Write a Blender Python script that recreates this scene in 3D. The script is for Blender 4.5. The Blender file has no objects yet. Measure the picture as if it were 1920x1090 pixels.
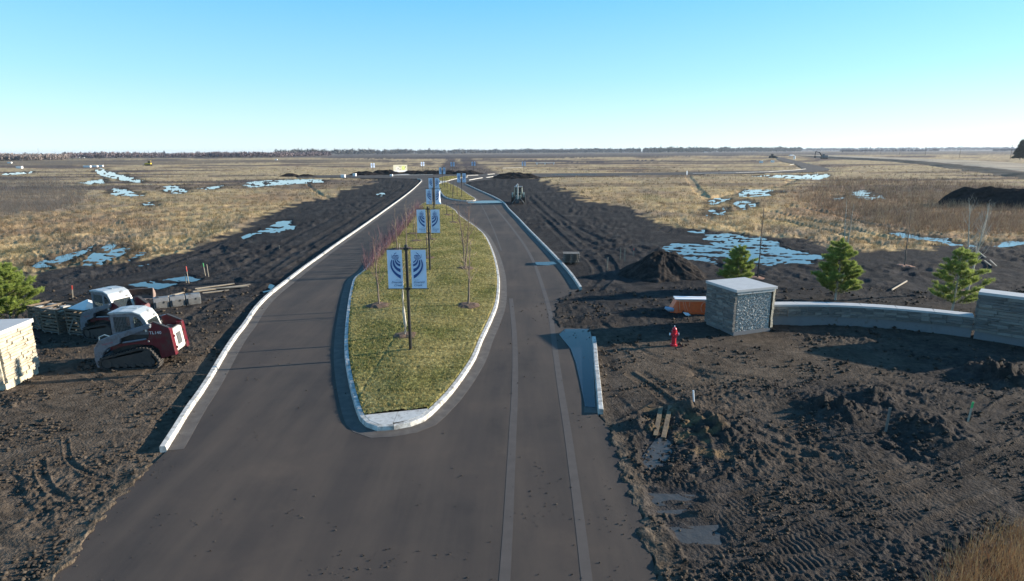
import bpy, bmesh, math, random
import numpy as np
from mathutils import Vector, Matrix
from mathutils.geometry import tessellate_polygon

random.seed(7)
rng = np.random.default_rng(7)
SC = bpy.context.scene
COL = SC.collection
R = math.radians

# ------------------------------------------------------------------ camera
FPX, HY, ROLL, CAMH = 1120.0, 284.0, -0.0047, 8.0        # focal length and horizon in pixels of a 1920 px wide frame
PITCH = math.atan((545 - HY) / FPX)
cd = bpy.data.cameras.new('drone_camera')
cam = bpy.data.objects.new('drone_camera', cd)
COL.objects.link(cam)
cd.sensor_fit = 'HORIZONTAL'
cd.angle = 2 * math.atan(960 / FPX)
cd.clip_start = 0.1
cd.clip_end = 20000
cam.matrix_world = Matrix.Translation((0, 0, CAMH)) @ Matrix.Rotation(math.pi / 2 - PITCH, 4, 'X') @ Matrix.Rotation(ROLL, 4, 'Z')
SC.camera = cam

# ------------------------------------------------------------------ sky, sun, exposure
SUN_AZ, SUN_EL = R(12.0), R(14.5)          # azimuth counted from +X (right of the road) towards +Y (along the road)
world = bpy.data.worlds.new('World')
SC.world = world
world.use_nodes = True
nt = world.node_tree
nt.nodes.clear()
sky = nt.nodes.new('ShaderNodeTexSky')
sky.sky_type = 'NISHITA'
sky.sun_disc = False
sky.sun_elevation = SUN_EL
sky.sun_rotation = math.pi / 2 - SUN_AZ
sky.altitude = 200
sky.air_density = 1.0
sky.dust_density = 0.1
sky.ozone_density = 2.2
tint = nt.nodes.new('ShaderNodeMixRGB')
tint.blend_type = 'MULTIPLY'
tint.inputs[0].default_value = 1.0
tcw = nt.nodes.new('ShaderNodeTexCoord')
sep = nt.nodes.new('ShaderNodeSeparateXYZ')
nt.links.new(tcw.outputs['Generated'], sep.inputs[0])
rmp = nt.nodes.new('ShaderNodeValToRGB')          # clear, slightly cyan autumn air
rmp.color_ramp.elements[0].position = 0.0
rmp.color_ramp.elements[0].color = (1.02, 1.24, 1.80, 1)
rmp.color_ramp.elements[1].position = 0.45
rmp.color_ramp.elements[1].color = (0.60, 1.10, 1.40, 1)
e2_ = rmp.color_ramp.elements.new(0.22)
e2_.color = (0.82, 1.12, 1.40, 1)
e3_ = rmp.color_ramp.elements.new(0.045)
e3_.color = (0.95, 1.18, 1.62, 1)
e_ = rmp.color_ramp.elements.new(0.10)
e_.color = (0.90, 1.13, 1.48, 1)
nt.links.new(sep.outputs[2], rmp.inputs[0])
nt.links.new(rmp.outputs[0], tint.inputs[2])
bg = nt.nodes.new('ShaderNodeBackground')
bg.inputs[1].default_value = 0.08
wo = nt.nodes.new('ShaderNodeOutputWorld')
nt.links.new(sky.outputs[0], tint.inputs[1])
grd = nt.nodes.new('ShaderNodeValToRGB')          # even clear-sky gradient blended in: less glare towards the sun
ge = grd.color_ramp.elements
ge[0].position = 0.0; ge[0].color = (4.3, 5.5, 6.1, 1)
ge[1].position = 0.55; ge[1].color = (0.5, 1.9, 4.1, 1)
for p_, c_ in ((0.05, (3.6, 5.2, 6.0)), (0.11, (2.4, 4.8, 5.9)), (0.22, (1.15, 3.9, 5.9))):
    q_ = ge.new(p_); q_.color = (*c_, 1)
nt.links.new(sep.outputs[2], grd.inputs[0])
mixs = nt.nodes.new('ShaderNodeMixRGB'); mixs.inputs[0].default_value = 0.62
nt.links.new(tint.outputs[0], mixs.inputs[1]); nt.links.new(grd.outputs[0], mixs.inputs[2])
nt.links.new(mixs.outputs[0], bg.inputs[0])
nt.links.new(bg.outputs[0], wo.inputs[0])
sd = bpy.data.lights.new('sun', 'SUN')
sd.energy = 5.0
sd.angle = R(0.55)
sd.color = (1.0, 0.90, 0.76)
sun = bpy.data.objects.new('sun', sd)
COL.objects.link(sun)
to_sun = Vector((math.cos(SUN_AZ) * math.cos(SUN_EL), math.sin(SUN_AZ) * math.cos(SUN_EL), math.sin(SUN_EL)))
sun.rotation_euler = to_sun.to_track_quat('Z', 'Y').to_euler()
sun.location = to_sun * 50
SC.view_settings.view_transform = 'Standard'
SC.view_settings.look = 'None'
SC.view_settings.gamma = 1.0
SC.view_settings.use_curve_mapping = False
SC.view_settings.exposure = 1.2
SC.cycles.use_denoising = True
SC.cycles.max_bounces = 5
SC.cycles.volume_bounces = 0


# ------------------------------------------------------------------ survey helpers
def unproject(px, py, z=0.0):
    """point at height z that the photo shows at (px, py)"""
    px = np.asarray(px, float); py = np.asarray(py, float)
    u = px - 960; v = 545 - py
    c, s = math.cos(ROLL), math.sin(ROLL)
    u, v = u * c - v * s, u * s + v * c
    dy = FPX * math.cos(PITCH) + v * math.sin(PITCH)
    dz = -FPX * math.sin(PITCH) + v * math.cos(PITCH)
    t = (z - CAMH) / dz
    return u * t, dy * t


def G(px, py, z=0.0):
    x, y = unproject(px, py, z)
    return (float(x), float(y))


def GP(pts, z=0.0):
    return [G(p[0], p[1], z) for p in pts]


def smooth_poly(pts, closed=False, n=5):
    out = []
    P = [np.array(p, float) for p in pts]
    N = len(P)
    rngi = range(N) if closed else range(N - 1)
    for i in rngi:
        if closed:
            a, b, c, d = P[(i - 1) % N], P[i], P[(i + 1) % N], P[(i + 2) % N]
        else:
            a = P[i - 1] if i > 0 else 2 * P[0] - P[1]
            b, c = P[i], P[i + 1]
            d = P[i + 2] if i + 2 < N else 2 * P[-1] - P[-2]
        for k in range(n):
            t = k / n
            q = 0.5 * ((2 * b) + (-a + c) * t + (2 * a - 5 * b + 4 * c - d) * t * t + (-a + 3 * b - 3 * c + d) * t ** 3)
            out.append(tuple(q))
    if not closed:
        out.append(tuple(P[-1]))
    return out


_perm = {}


def perlin(x, y, seed=0):
    if seed not in _perm:
        r = np.random.default_rng(1000 + seed)
        a = r.random(512) * 2 * np.pi
        _perm[seed] = (r.permutation(512), np.cos(a), np.sin(a))
    p, gx, gy = _perm[seed]
    x = np.asarray(x, float); y = np.asarray(y, float)
    xi = np.floor(x).astype(np.int64); yi = np.floor(y).astype(np.int64)
    xf = x - xi; yf = y - yi

    def g(ix, iy, fx, fy):
        h = p[(p[ix & 511] + iy) & 511]
        return gx[h] * fx + gy[h] * fy
    u = xf * xf * xf * (xf * (xf * 6 - 15) + 10)
    v = yf * yf * yf * (yf * (yf * 6 - 15) + 10)
    n00 = g(xi, yi, xf, yf); n10 = g(xi + 1, yi, xf - 1, yf)
    n01 = g(xi, yi + 1, xf, yf - 1); n11 = g(xi + 1, yi + 1, xf - 1, yf - 1)
    return ((n00 * (1 - u) + n10 * u) * (1 - v) + (n01 * (1 - u) + n11 * u) * v) * 1.45


def sstep(a, b, x):
    t = np.clip((x - a) / (b - a), 0, 1)
    return t * t * (3 - 2 * t)


def sdf(poly, X, Y, margin=3.0):
    """signed distance (negative inside), exact only within margin of the polygon"""
    P = np.array(poly)
    out = np.full(X.shape, margin)
    sel = (X > P[:, 0].min() - margin) & (X < P[:, 0].max() + margin) & (Y > P[:, 1].min() - margin) & (Y < P[:, 1].max() + margin)
    if not sel.any():
        return out
    x = X[sel]; y = Y[sel]
    d2 = np.full(x.shape, 1e18)
    ins = np.zeros(x.shape, bool)
    n = len(P)
    for i in range(n):
        ax, ay = P[i]; bx, by = P[(i + 1) % n]
        ex, ey = bx - ax, by - ay
        L = ex * ex + ey * ey + 1e-12
        t = np.clip(((x - ax) * ex + (y - ay) * ey) / L, 0, 1)
        d2 = np.minimum(d2, (x - ax - t * ex) ** 2 + (y - ay - t * ey) ** 2)
        if ay != by:
            c = ((ay > y) != (by > y)) & (x < (bx - ax) * (y - ay) / (by - ay) + ax)
            ins ^= c
    d = np.sqrt(d2)
    out[sel] = np.minimum(np.where(ins, -d, d), margin)
    return out


def offset_line(pts, d, closed=False):
    P = np.array(pts); n = len(P); out = []
    for i in range(n):
        a = P[(i - 1) % n] if (closed or i > 0) else P[i]
        b = P[(i + 1) % n] if (closed or i < n - 1) else P[i]
        t = b - a; L = np.hypot(*t) + 1e-9
        out.append((P[i][0] - t[1] / L * d, P[i][1] + t[0] / L * d))
    return out


def polyline_dist(pts, X, Y, margin=1.0):
    P = np.array(pts)
    D = np.full(X.shape, 99.0); S = np.zeros(X.shape); O = np.zeros(X.shape)
    sel = (X > P[:, 0].min() - margin) & (X < P[:, 0].max() + margin) & (Y > P[:, 1].min() - margin) & (Y < P[:, 1].max() + margin)
    if not sel.any():
        return D, S, O
    x = X[sel]; y = Y[sel]
    d2 = np.full(x.shape, 1e18); s = np.zeros(x.shape); o = np.zeros(x.shape)
    acc = 0
    for i in range(len(P) - 1):
        ax, ay = P[i]; ex, ey = P[i + 1] - P[i]
        L = math.hypot(ex, ey) + 1e-9
        t = np.clip(((x - ax) * ex + (y - ay) * ey) / L / L, 0, 1)
        q = (x - ax - t * ex) ** 2 + (y - ay - t * ey) ** 2
        m = q < d2
        d2[m] = q[m]
        s[m] = (acc + t * L)[m]
        o[m] = (((x - ax) * -ey + (y - ay) * ex) / L)[m]
        acc += L
    D[sel] = np.sqrt(d2); S[sel] = s; O[sel] = o
    return D, S, O


# ------------------------------------------------------------------ mesh helpers
def link(o, parent=None):
    COL.objects.link(o)
    if parent:
        o.parent = parent
    return o


def mesh_obj(name, V, F, mat, parent=None, smooth=False):
    me = bpy.data.meshes.new(name)
    me.from_pydata([tuple(v) for v in V], [], F)
    if smooth:
        me.polygons.foreach_set('use_smooth', [True] * len(me.polygons))
    me.update()
    if mat:
        me.materials.append(mat)
    return link(bpy.data.objects.new(name, me), parent)


def np_mesh(name, V, F, mat, parent=None, smooth=False, col=None):
    """V (n,3), F (m,k) numpy"""
    me = bpy.data.meshes.new(name)
    n, (m, k) = len(V), F.shape
    me.vertices.add(n); me.loops.add(m * k); me.polygons.add(m)
    me.vertices.foreach_set('co', np.ascontiguousarray(V, np.float32).ravel())
    me.loops.foreach_set('vertex_index', np.ascontiguousarray(F, np.int32).ravel())
    me.polygons.foreach_set('loop_start', np.arange(0, m * k, k, dtype=np.int32))
    if smooth:
        me.polygons.foreach_set('use_smooth', np.ones(m, bool))
    me.update(calc_edges=True)
    if col is not None:
        a = me.color_attributes.new('Col', 'FLOAT_COLOR', 'POINT')
        c = np.ones((n, 4), np.float32); c[:, :col.shape[1]] = col
        a.data.foreach_set('color', c.ravel())
    if mat:
        me.materials.append(mat)
    return link(bpy.data.objects.new(name, me), parent)


def tag(o, label=None, cat=None, group=None, kind=None):
    if label: o['label'] = label
    if cat: o['category'] = cat
    if group: o['group'] = group
    if kind: o['kind'] = kind
    return o


def empty(name, loc=(0, 0, 0), rz=0.0):
    o = bpy.data.objects.new(name, None)
    o.empty_display_size = 0.3
    o.location = loc; o.rotation_euler = (0, 0, rz)
    return link(o)


def copy_tree(o, parent=None):
    c = o.copy(); COL.objects.link(c); c.parent = parent
    for ch in list(o.children):
        copy_tree(ch, c)
    return c


class MB:
    """collects simple shapes into one mesh"""
    def __init__(self):
        self.V = []; self.F = []

    def add(self, V, F):
        b = len(self.V)
        self.V += [tuple(v) for v in V]
        self.F += [tuple(i + b for i in f) for f in F]
        return self

    def box(self, c, s, rz=0.0, M=None):
        hx, hy, hz = s[0] / 2, s[1] / 2, s[2] / 2
        V = [Vector((x, y, z)) for x in (-hx, hx) for y in (-hy, hy) for z in (-hz, hz)]
        m = Matrix.Translation(c) @ (M if M is not None else Matrix.Rotation(rz, 4, 'Z'))
        return self.add([m @ v for v in V], [(0, 1, 3, 2), (4, 6, 7, 5), (0, 4, 5, 1), (2, 3, 7, 6), (0, 2, 6, 4), (1, 5, 7, 3)])

    def bar(self, a, b, w, h=None):
        """box from a to b"""
        a, b = Vector(a), Vector(b); d = b - a; L = d.length
        m = d.to_track_quat('X', 'Z').to_matrix().to_4x4()
        return self.box((a + b) / 2, (L, w, h or w), M=m)

    def prism(self, poly, y0, y1, axis='y'):
        """poly in (x,z) extruded along y (axis='y') or (x,y) along z"""
        n = len(poly)
        if axis == 'y':
            V = [(p[0], y0, p[1]) for p in poly] + [(p[0], y1, p[1]) for p in poly]
        elif axis == 'z':
            V = [(p[0], p[1], y0) for p in poly] + [(p[0], p[1], y1) for p in poly]
        else:
            V = [(y0, p[0], p[1]) for p in poly] + [(y1, p[0], p[1]) for p in poly]
        tri = tessellate_polygon([[Vector((p[0], p[1], 0)) for p in poly]])
        F = [(i, (i + 1) % n, (i + 1) % n + n, i + n) for i in range(n)]
        F += [tuple(t) for t in tri] + [tuple(i + n for i in reversed(t)) for t in tri]
        return self.add(V, F)

    def tube(self, pts, rad, n=6, cap=True):
        pts = [Vector(p) for p in pts]
        if not hasattr(rad, '__len__'):
            rad = [rad] * len(pts)
        V = []; F = []
        for i, p in enumerate(pts):
            d = (pts[min(i + 1, len(pts) - 1)] - pts[max(i - 1, 0)])
            if d.length < 1e-9: d = Vector((0, 0, 1))
            q = d.to_track_quat('Z', 'Y')
            for k in range(n):
                a = 2 * math.pi * k / n
                V.append(p + q @ Vector((math.cos(a) * rad[i], math.sin(a) * rad[i], 0)))
        for i in range(len(pts) - 1):
            for k in range(n):
                F.append((i * n + k, i * n + (k + 1) % n, (i + 1) * n + (k + 1) % n, (i + 1) * n + k))
        if cap:
            F.append(tuple(reversed(range(n)))); F.append(tuple((len(pts) - 1) * n + k for k in range(n)))
        return self.add(V, F)

    def build(self, name, mat, parent=None, smooth=False, bevel=0.0, z=None):
        o = mesh_obj(name, self.V, self.F, mat, parent, smooth)
        bm = bmesh.new(); bm.from_mesh(o.data)
        bmesh.ops.recalc_face_normals(bm, faces=bm.faces)
        bm.to_mesh(o.data); bm.free()
        if bevel:
            m = o.modifiers.new('bevel', 'BEVEL'); m.width = bevel; m.segments = 2; m.limit_method = 'ANGLE'
        return o


# ------------------------------------------------------------------ materials
def new_mat(name):
    m = bpy.data.materials.new(name); m.use_nodes = True
    n = m.node_tree
    b = n.nodes['Principled BSDF']
    return m, n, b


def plain(name, color, rough=0.6, var=0.15, scale=8.0, bump=0.0, bscale=None, metal=0.0, spec=0.5, dirt=0.0, dirt_col=(0.06, 0.045, 0.035), dscale=3.0):
    m, n, b = new_mat(name)
    L = n.links
    b.inputs['Roughness'].default_value = rough
    b.inputs['Metallic'].default_value = metal
    b.inputs['Specular IOR Level'].default_value = spec
    tc = n.nodes.new('ShaderNodeTexCoord')
    tx = n.nodes.new('ShaderNodeTexNoise'); tx.inputs['Scale'].default_value = scale; tx.inputs['Detail'].default_value = 6
    L.new(tc.outputs['Object'], tx.inputs['Vector'])
    mr = n.nodes.new('ShaderNodeMapRange')
    mr.inputs['From Min'].default_value = 0.25; mr.inputs['From Max'].default_value = 0.75
    mr.inputs['To Min'].default_value = 1 - var; mr.inputs['To Max'].default_value = 1 + var
    L.new(tx.outputs[0], mr.inputs[0])
    mx = n.nodes.new('ShaderNodeVectorMath'); mx.operation = 'SCALE'
    mx.inputs[0].default_value = color[:3]
    L.new(mr.outputs[0], mx.inputs['Scale'])
    out = mx.outputs[0]
    if dirt > 0:
        t2 = n.nodes.new('ShaderNodeTexNoise'); t2.inputs['Scale'].default_value = dscale; t2.inputs['Detail'].default_value = 8
        t2.inputs['Roughness'].default_value = 0.7
        L.new(tc.outputs['Object'], t2.inputs['Vector'])
        r2 = n.nodes.new('ShaderNodeMapRange')
        r2.inputs['From Min'].default_value = 0.62 - dirt * 0.3; r2.inputs['From Max'].default_value = 0.72
        L.new(t2.outputs[0], r2.inputs[0])
        mm = n.nodes.new('ShaderNodeMixRGB'); mm.inputs[2].default_value = (*dirt_col, 1)
        L.new(r2.outputs[0], mm.inputs[0]); L.new(out, mm.inputs[1])
        out = mm.outputs[0]
    L.new(out, b.inputs['Base Color'])
    if bump:
        tb = n.nodes.new('ShaderNodeTexNoise'); tb.inputs['Scale'].default_value = bscale or scale * 4; tb.inputs['Detail'].default_value = 5
        L.new(tc.outputs['Object'], tb.inputs['Vector'])
        bp = n.nodes.new('ShaderNodeBump'); bp.inputs['Distance'].default_value = bump
        L.new(tb.outputs[0], bp.inputs['Height']); L.new(bp.outputs[0], b.inputs['Normal'])
    return m


def attr_mat(name, rough=0.9, spec=0.2, bump=0.0, bscale=20.0, var=0.25, vscale=6.0, trans=0.0, sheen=0.0):
    m, n, b = new_mat(name)
    L = n.links
    b.inputs['Roughness'].default_value = rough
    b.inputs['Specular IOR Level'].default_value = spec
    at = n.nodes.new('ShaderNodeAttribute'); at.attribute_name = 'Col'
    tc = n.nodes.new('ShaderNodeTexCoord')
    tx = n.nodes.new('ShaderNodeTexNoise'); tx.inputs['Scale'].default_value = vscale; tx.inputs['Detail'].default_value = 8
    tx.inputs['Roughness'].default_value = 0.65
    L.new(tc.outputs['Object'], tx.inputs['Vector'])
    mr = n.nodes.new('ShaderNodeMapRange')
    mr.inputs['From Min'].default_value = 0.3; mr.inputs['From Max'].default_value = 0.7
    mr.inputs['To Min'].default_value = 1 - var; mr.inputs['To Max'].default_value = 1 + var
    L.new(tx.outputs[0], mr.inputs[0])
    mx = n.nodes.new('ShaderNodeVectorMath'); mx.operation = 'SCALE'
    L.new(at.outputs['Color'], mx.inputs[0]); L.new(mr.outputs[0], mx.inputs['Scale'])
    L.new(mx.outputs[0], b.inputs['Base Color'])
    if bump:
        tb = n.nodes.new('ShaderNodeTexNoise'); tb.inputs['Scale'].default_value = bscale; tb.inputs['Detail'].default_value = 6
        L.new(tc.outputs['Object'], tb.inputs['Vector'])
        bp = n.nodes.new('ShaderNodeBump'); bp.inputs['Distance'].default_value = bump
        L.new(tb.outputs[0], bp.inputs['Height']); L.new(bp.outputs[0], b.inputs['Normal'])
    if trans:
        b.inputs['Transmission Weight'].default_value = 0
        td = n.nodes.new('ShaderNodeBsdfTranslucent'); L.new(mx.outputs[0], td.inputs[0])
        ms = n.nodes.new('ShaderNodeMixShader'); ms.inputs[0].default_value = trans
        L.new(b.outputs[0], ms.inputs[1]); L.new(td.outputs[0], ms.inputs[2])
        L.new(ms.outputs[0], n.nodes['Material Output'].inputs[0])
    return m


M = {}
M['soil'] = attr_mat('soil', rough=0.95, spec=0.04, bump=0.05, bscale=16, var=0.42, vscale=5)
M['blades'] = attr_mat('dry_blades', rough=0.85, spec=0.06, var=0.15, trans=0.25)
M['leaf'] = attr_mat('needles', rough=0.6, spec=0.3, var=0.1, trans=0.4)
M['clod'] = attr_mat('clod', rough=0.95, spec=0.05, var=0.2)
M['concrete'] = plain('concrete', (0.46, 0.45, 0.42), 0.85, 0.12, 5, 0.004, 60, dirt=0.35, dirt_col=(0.14, 0.11, 0.085), dscale=6)
M['curb'] = plain('curb_concrete', (0.52, 0.50, 0.455), 0.85, 0.18, 4, 0.006, 40, dirt=0.6, dirt_col=(0.10, 0.08, 0.06), dscale=5)
M['gutter'] = plain('gutter_concrete', (0.095, 0.081, 0.068), 0.9, 0.45, 3, 0.008, 30, dirt=0.95, dirt_col=(0.075, 0.06, 0.05), dscale=2.2)
M['cap'] = plain('cap_stone', (0.42, 0.415, 0.40), 0.75, 0.08, 3, 0.002, 60)
M['stone_a'] = plain('ledge_stone_cream', (0.48, 0.42, 0.31), 0.85, 0.2, 9, 0.01, 30)
M['stone_b'] = plain('ledge_stone_buff', (0.40, 0.34, 0.25), 0.85, 0.2, 9, 0.01, 30)
M['stone_c'] = plain('ledge_stone_grey', (0.36, 0.35, 0.32), 0.85, 0.2, 9, 0.01, 30)
M['shaded_crate_wood'] = plain('crate_wood_in_shade', (0.13, 0.098, 0.068), 0.9, 0.35, 12)  # loader's shadow put into the crate wood as a darker brown
for k_, c_ in (('shaded_stone_a', (0.165, 0.155, 0.14)), ('shaded_stone_b', (0.12, 0.115, 0.105)), ('shaded_stone_c', (0.20, 0.185, 0.16))):
    M[k_] = plain('ledge_' + k_, c_, 0.85, 0.25, 9, 0.01, 30)  # same stone as the cream blocks, darkened to carry the shade
M['wall_concrete'] = plain('wall_concrete', (0.15, 0.155, 0.16), 0.85, 0.12, 3, 0.003, 50, dirt=0.25, dirt_col=(0.10, 0.085, 0.07))  # grey lowered likewise to carry the wall's shade
M['mortar'] = plain('scratch_mortar', (0.20, 0.20, 0.20), 0.95, 0.45, 18, 0.03, 25)
M['black_metal'] = plain('black_metal', (0.012, 0.012, 0.012), 0.45, 0.1)
M['banner_blue'] = plain('banner_vinyl', (0.62, 0.72, 0.86), 0.55, 0.04, 2)
M['banner_ink'] = plain('banner_ink', (0.012, 0.07, 0.24), 0.5, 0.05)
M['banner_text'] = plain('banner_text_ink', (0.05, 0.12, 0.24), 0.5, 0.05)
M['red'] = plain('red_paint', (0.115, 0.006, 0.014), 0.38, 0.12, 4, dirt=0.5, dscale=4)
M['white_paint'] = plain('cream_paint', (0.62, 0.60, 0.54), 0.35, 0.06, 4, dirt=0.15, dscale=5)
M['roof_paint'] = plain('roof_paint', (0.36, 0.39, 0.40), 0.45, 0.08, 4, dirt=0.25, dscale=3)
M['grey_paint'] = plain('grey_paint', (0.15, 0.165, 0.19), 0.4, 0.08, 4, dirt=0.5, dscale=4)
M['rubber'] = plain('rubber', (0.025, 0.024, 0.023), 0.8, 0.3, 8, dirt=0.55, dirt_col=(0.07, 0.055, 0.042), dscale=5)
M['dark_iron'] = plain('dark_iron', (0.035, 0.033, 0.032), 0.6, 0.3, 6, dirt=0.4)
M['iron'] = plain('worn_grey_steel', (0.17, 0.17, 0.165), 0.6, 0.25, 6, dirt=0.4)
M['chrome'] = plain('chrome', (0.6, 0.6, 0.6), 0.2, 0.05, metal=1.0)
M['decal_white'] = plain('decal_white', (0.7, 0.7, 0.72), 0.5, 0.02)
M['decal_red'] = plain('decal_red', (0.35, 0.06, 0.08), 0.5, 0.02)
M['wood'] = plain('weathered_wood', (0.34, 0.27, 0.19), 0.85, 0.3, 12, 0.004, 40, dirt=0.2)
M['wood_grey'] = plain('grey_wood', (0.15, 0.135, 0.115), 0.9, 0.3, 12, 0.004, 40)
M['tarp'] = plain('white_wrap', (0.68, 0.62, 0.56), 0.45, 0.08, 4)
M['orange'] = plain('orange_plastic', (0.85, 0.14, 0.035), 0.45, 0.12, 5, dirt=0.12)
M['tarp_blue'] = plain('blue_grey_sack', (0.28, 0.35, 0.45), 0.6, 0.1)
M['hydrant'] = plain('hydrant_red', (0.50, 0.015, 0.03), 0.35, 0.1, 6)
M['pvc'] = plain('white_pvc', (0.75, 0.76, 0.76), 0.4, 0.04)
M['stake_orange'] = plain('stake_orange', (0.70, 0.08, 0.05), 0.6, 0.1)
M['stake_green'] = plain('stake_green', (0.05, 0.42, 0.12), 0.6, 0.1)
M['lath'] = plain('lath_wood', (0.40, 0.33, 0.24), 0.85, 0.2, 20)
M['bark_pale'] = plain('bark_pale', (0.42, 0.38, 0.31), 0.85, 0.3, 14)
M['bark'] = plain('bark_brown', (0.16, 0.12, 0.09), 0.9, 0.3, 14)
M['bark_dark'] = plain('bark_dark', (0.07, 0.055, 0.045), 0.9, 0.3, 14)
M['twig_tan'] = plain('twig_tan', (0.34, 0.25, 0.17), 0.85, 0.2, 14)
M['twig_red'] = plain('twig_red', (0.21, 0.125, 0.10), 0.8, 0.2, 14)
M['twig_magenta'] = plain('twig_magenta', (0.125, 0.060, 0.070), 0.8, 0.3, 14)
M['clay_board'] = plain('clay_board', (0.16, 0.11, 0.06), 0.9, 0.4, 9, 0.01, 30, dirt=0.7)
M['mulch'] = plain('mulch', (0.11, 0.065, 0.04), 0.95, 0.5, 20, 0.02, 40)
M['mulch_red'] = plain('mulch_red', (0.24, 0.12, 0.075), 0.95, 0.5, 20, 0.02, 40)
M['yellow'] = plain('machine_yellow', (0.62, 0.42, 0.03), 0.45, 0.1, dirt=0.2)
M['green_grey'] = plain('machine_green', (0.20, 0.25, 0.22), 0.45, 0.1, dirt=0.3)
M['light_panel'] = plain('light_panel', (0.80, 0.79, 0.76), 0.6, 0.05)
M['house_white'] = plain('house_siding', (0.72, 0.71, 0.68), 0.7, 0.05)
M['roof'] = plain('roof_shingle', (0.12, 0.11, 0.11), 0.9, 0.1)
M['sign_cream'] = plain('sign_cream', (0.62, 0.58, 0.42), 0.6, 0.05)
M['sign_green'] = plain('sign_green', (0.55, 0.62, 0.12), 0.6, 0.05)
M['sign_dark'] = plain('sign_dark', (0.14, 0.17, 0.10), 0.6, 0.05)
M['hose_orange'] = plain('hose_orange', (0.80, 0.30, 0.16), 0.5, 0.05)


def glass_mat(name, tintc, rough=0.05):
    m, n, b = new_mat(name)
    b.inputs['Base Color'].default_value = (*tintc, 1)
    b.inputs['Roughness'].default_value = rough
    b.inputs['Specular IOR Level'].default_value = 0.9
    tr = n.nodes.new('ShaderNodeBsdfTransparent'); tr.inputs[0].default_value = (0.75, 0.8, 0.8, 1)
    ms = n.nodes.new('ShaderNodeMixShader'); ms.inputs[0].default_value = 0.28
    n.links.new(tr.outputs[0], ms.inputs[1]); n.links.new(b.outputs[0], ms.inputs[2])
    n.links.new(ms.outputs[0], n.nodes['Material Output'].inputs[0])
    return m


M['glass'] = glass_mat('cab_glass', (0.05, 0.06, 0.06))


def water_mat(name, c, bump=0.002, rough=0.04):
    m, n, b = new_mat(name)
    L = n.links
    b.inputs['Base Color'].default_value = (*c, 1)
    b.inputs['Roughness'].default_value = rough
    b.inputs['IOR'].default_value = 1.38
    b.inputs['Specular IOR Level'].default_value = 0.5
    tc = n.nodes.new('ShaderNodeTexCoord')
    tb = n.nodes.new('ShaderNodeTexNoise'); tb.inputs['Scale'].default_value = 5; tb.inputs['Detail'].default_value = 3
    L.new(tc.outputs['Object'], tb.inputs['Vector'])
    bp = n.nodes.new('ShaderNodeBump'); bp.inputs['Distance'].default_value = bump
    L.new(tb.outputs[0], bp.inputs['Height']); L.new(bp.outputs[0], b.inputs['Normal'])
    return m


M['water'] = water_mat('puddle_water', (0.022, 0.024, 0.03))
M['wet_shade_road'] = water_mat('wet_shade_gutter', (0.012, 0.018, 0.032), 0.004, 0.22)
M['wet_shade_road'].node_tree.nodes['Principled BSDF'].inputs['Specular IOR Level'].default_value = 0.32
M['mud_water'] = water_mat('muddy_water', (0.055, 0.05, 0.044), 0.02, 0.42)


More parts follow.
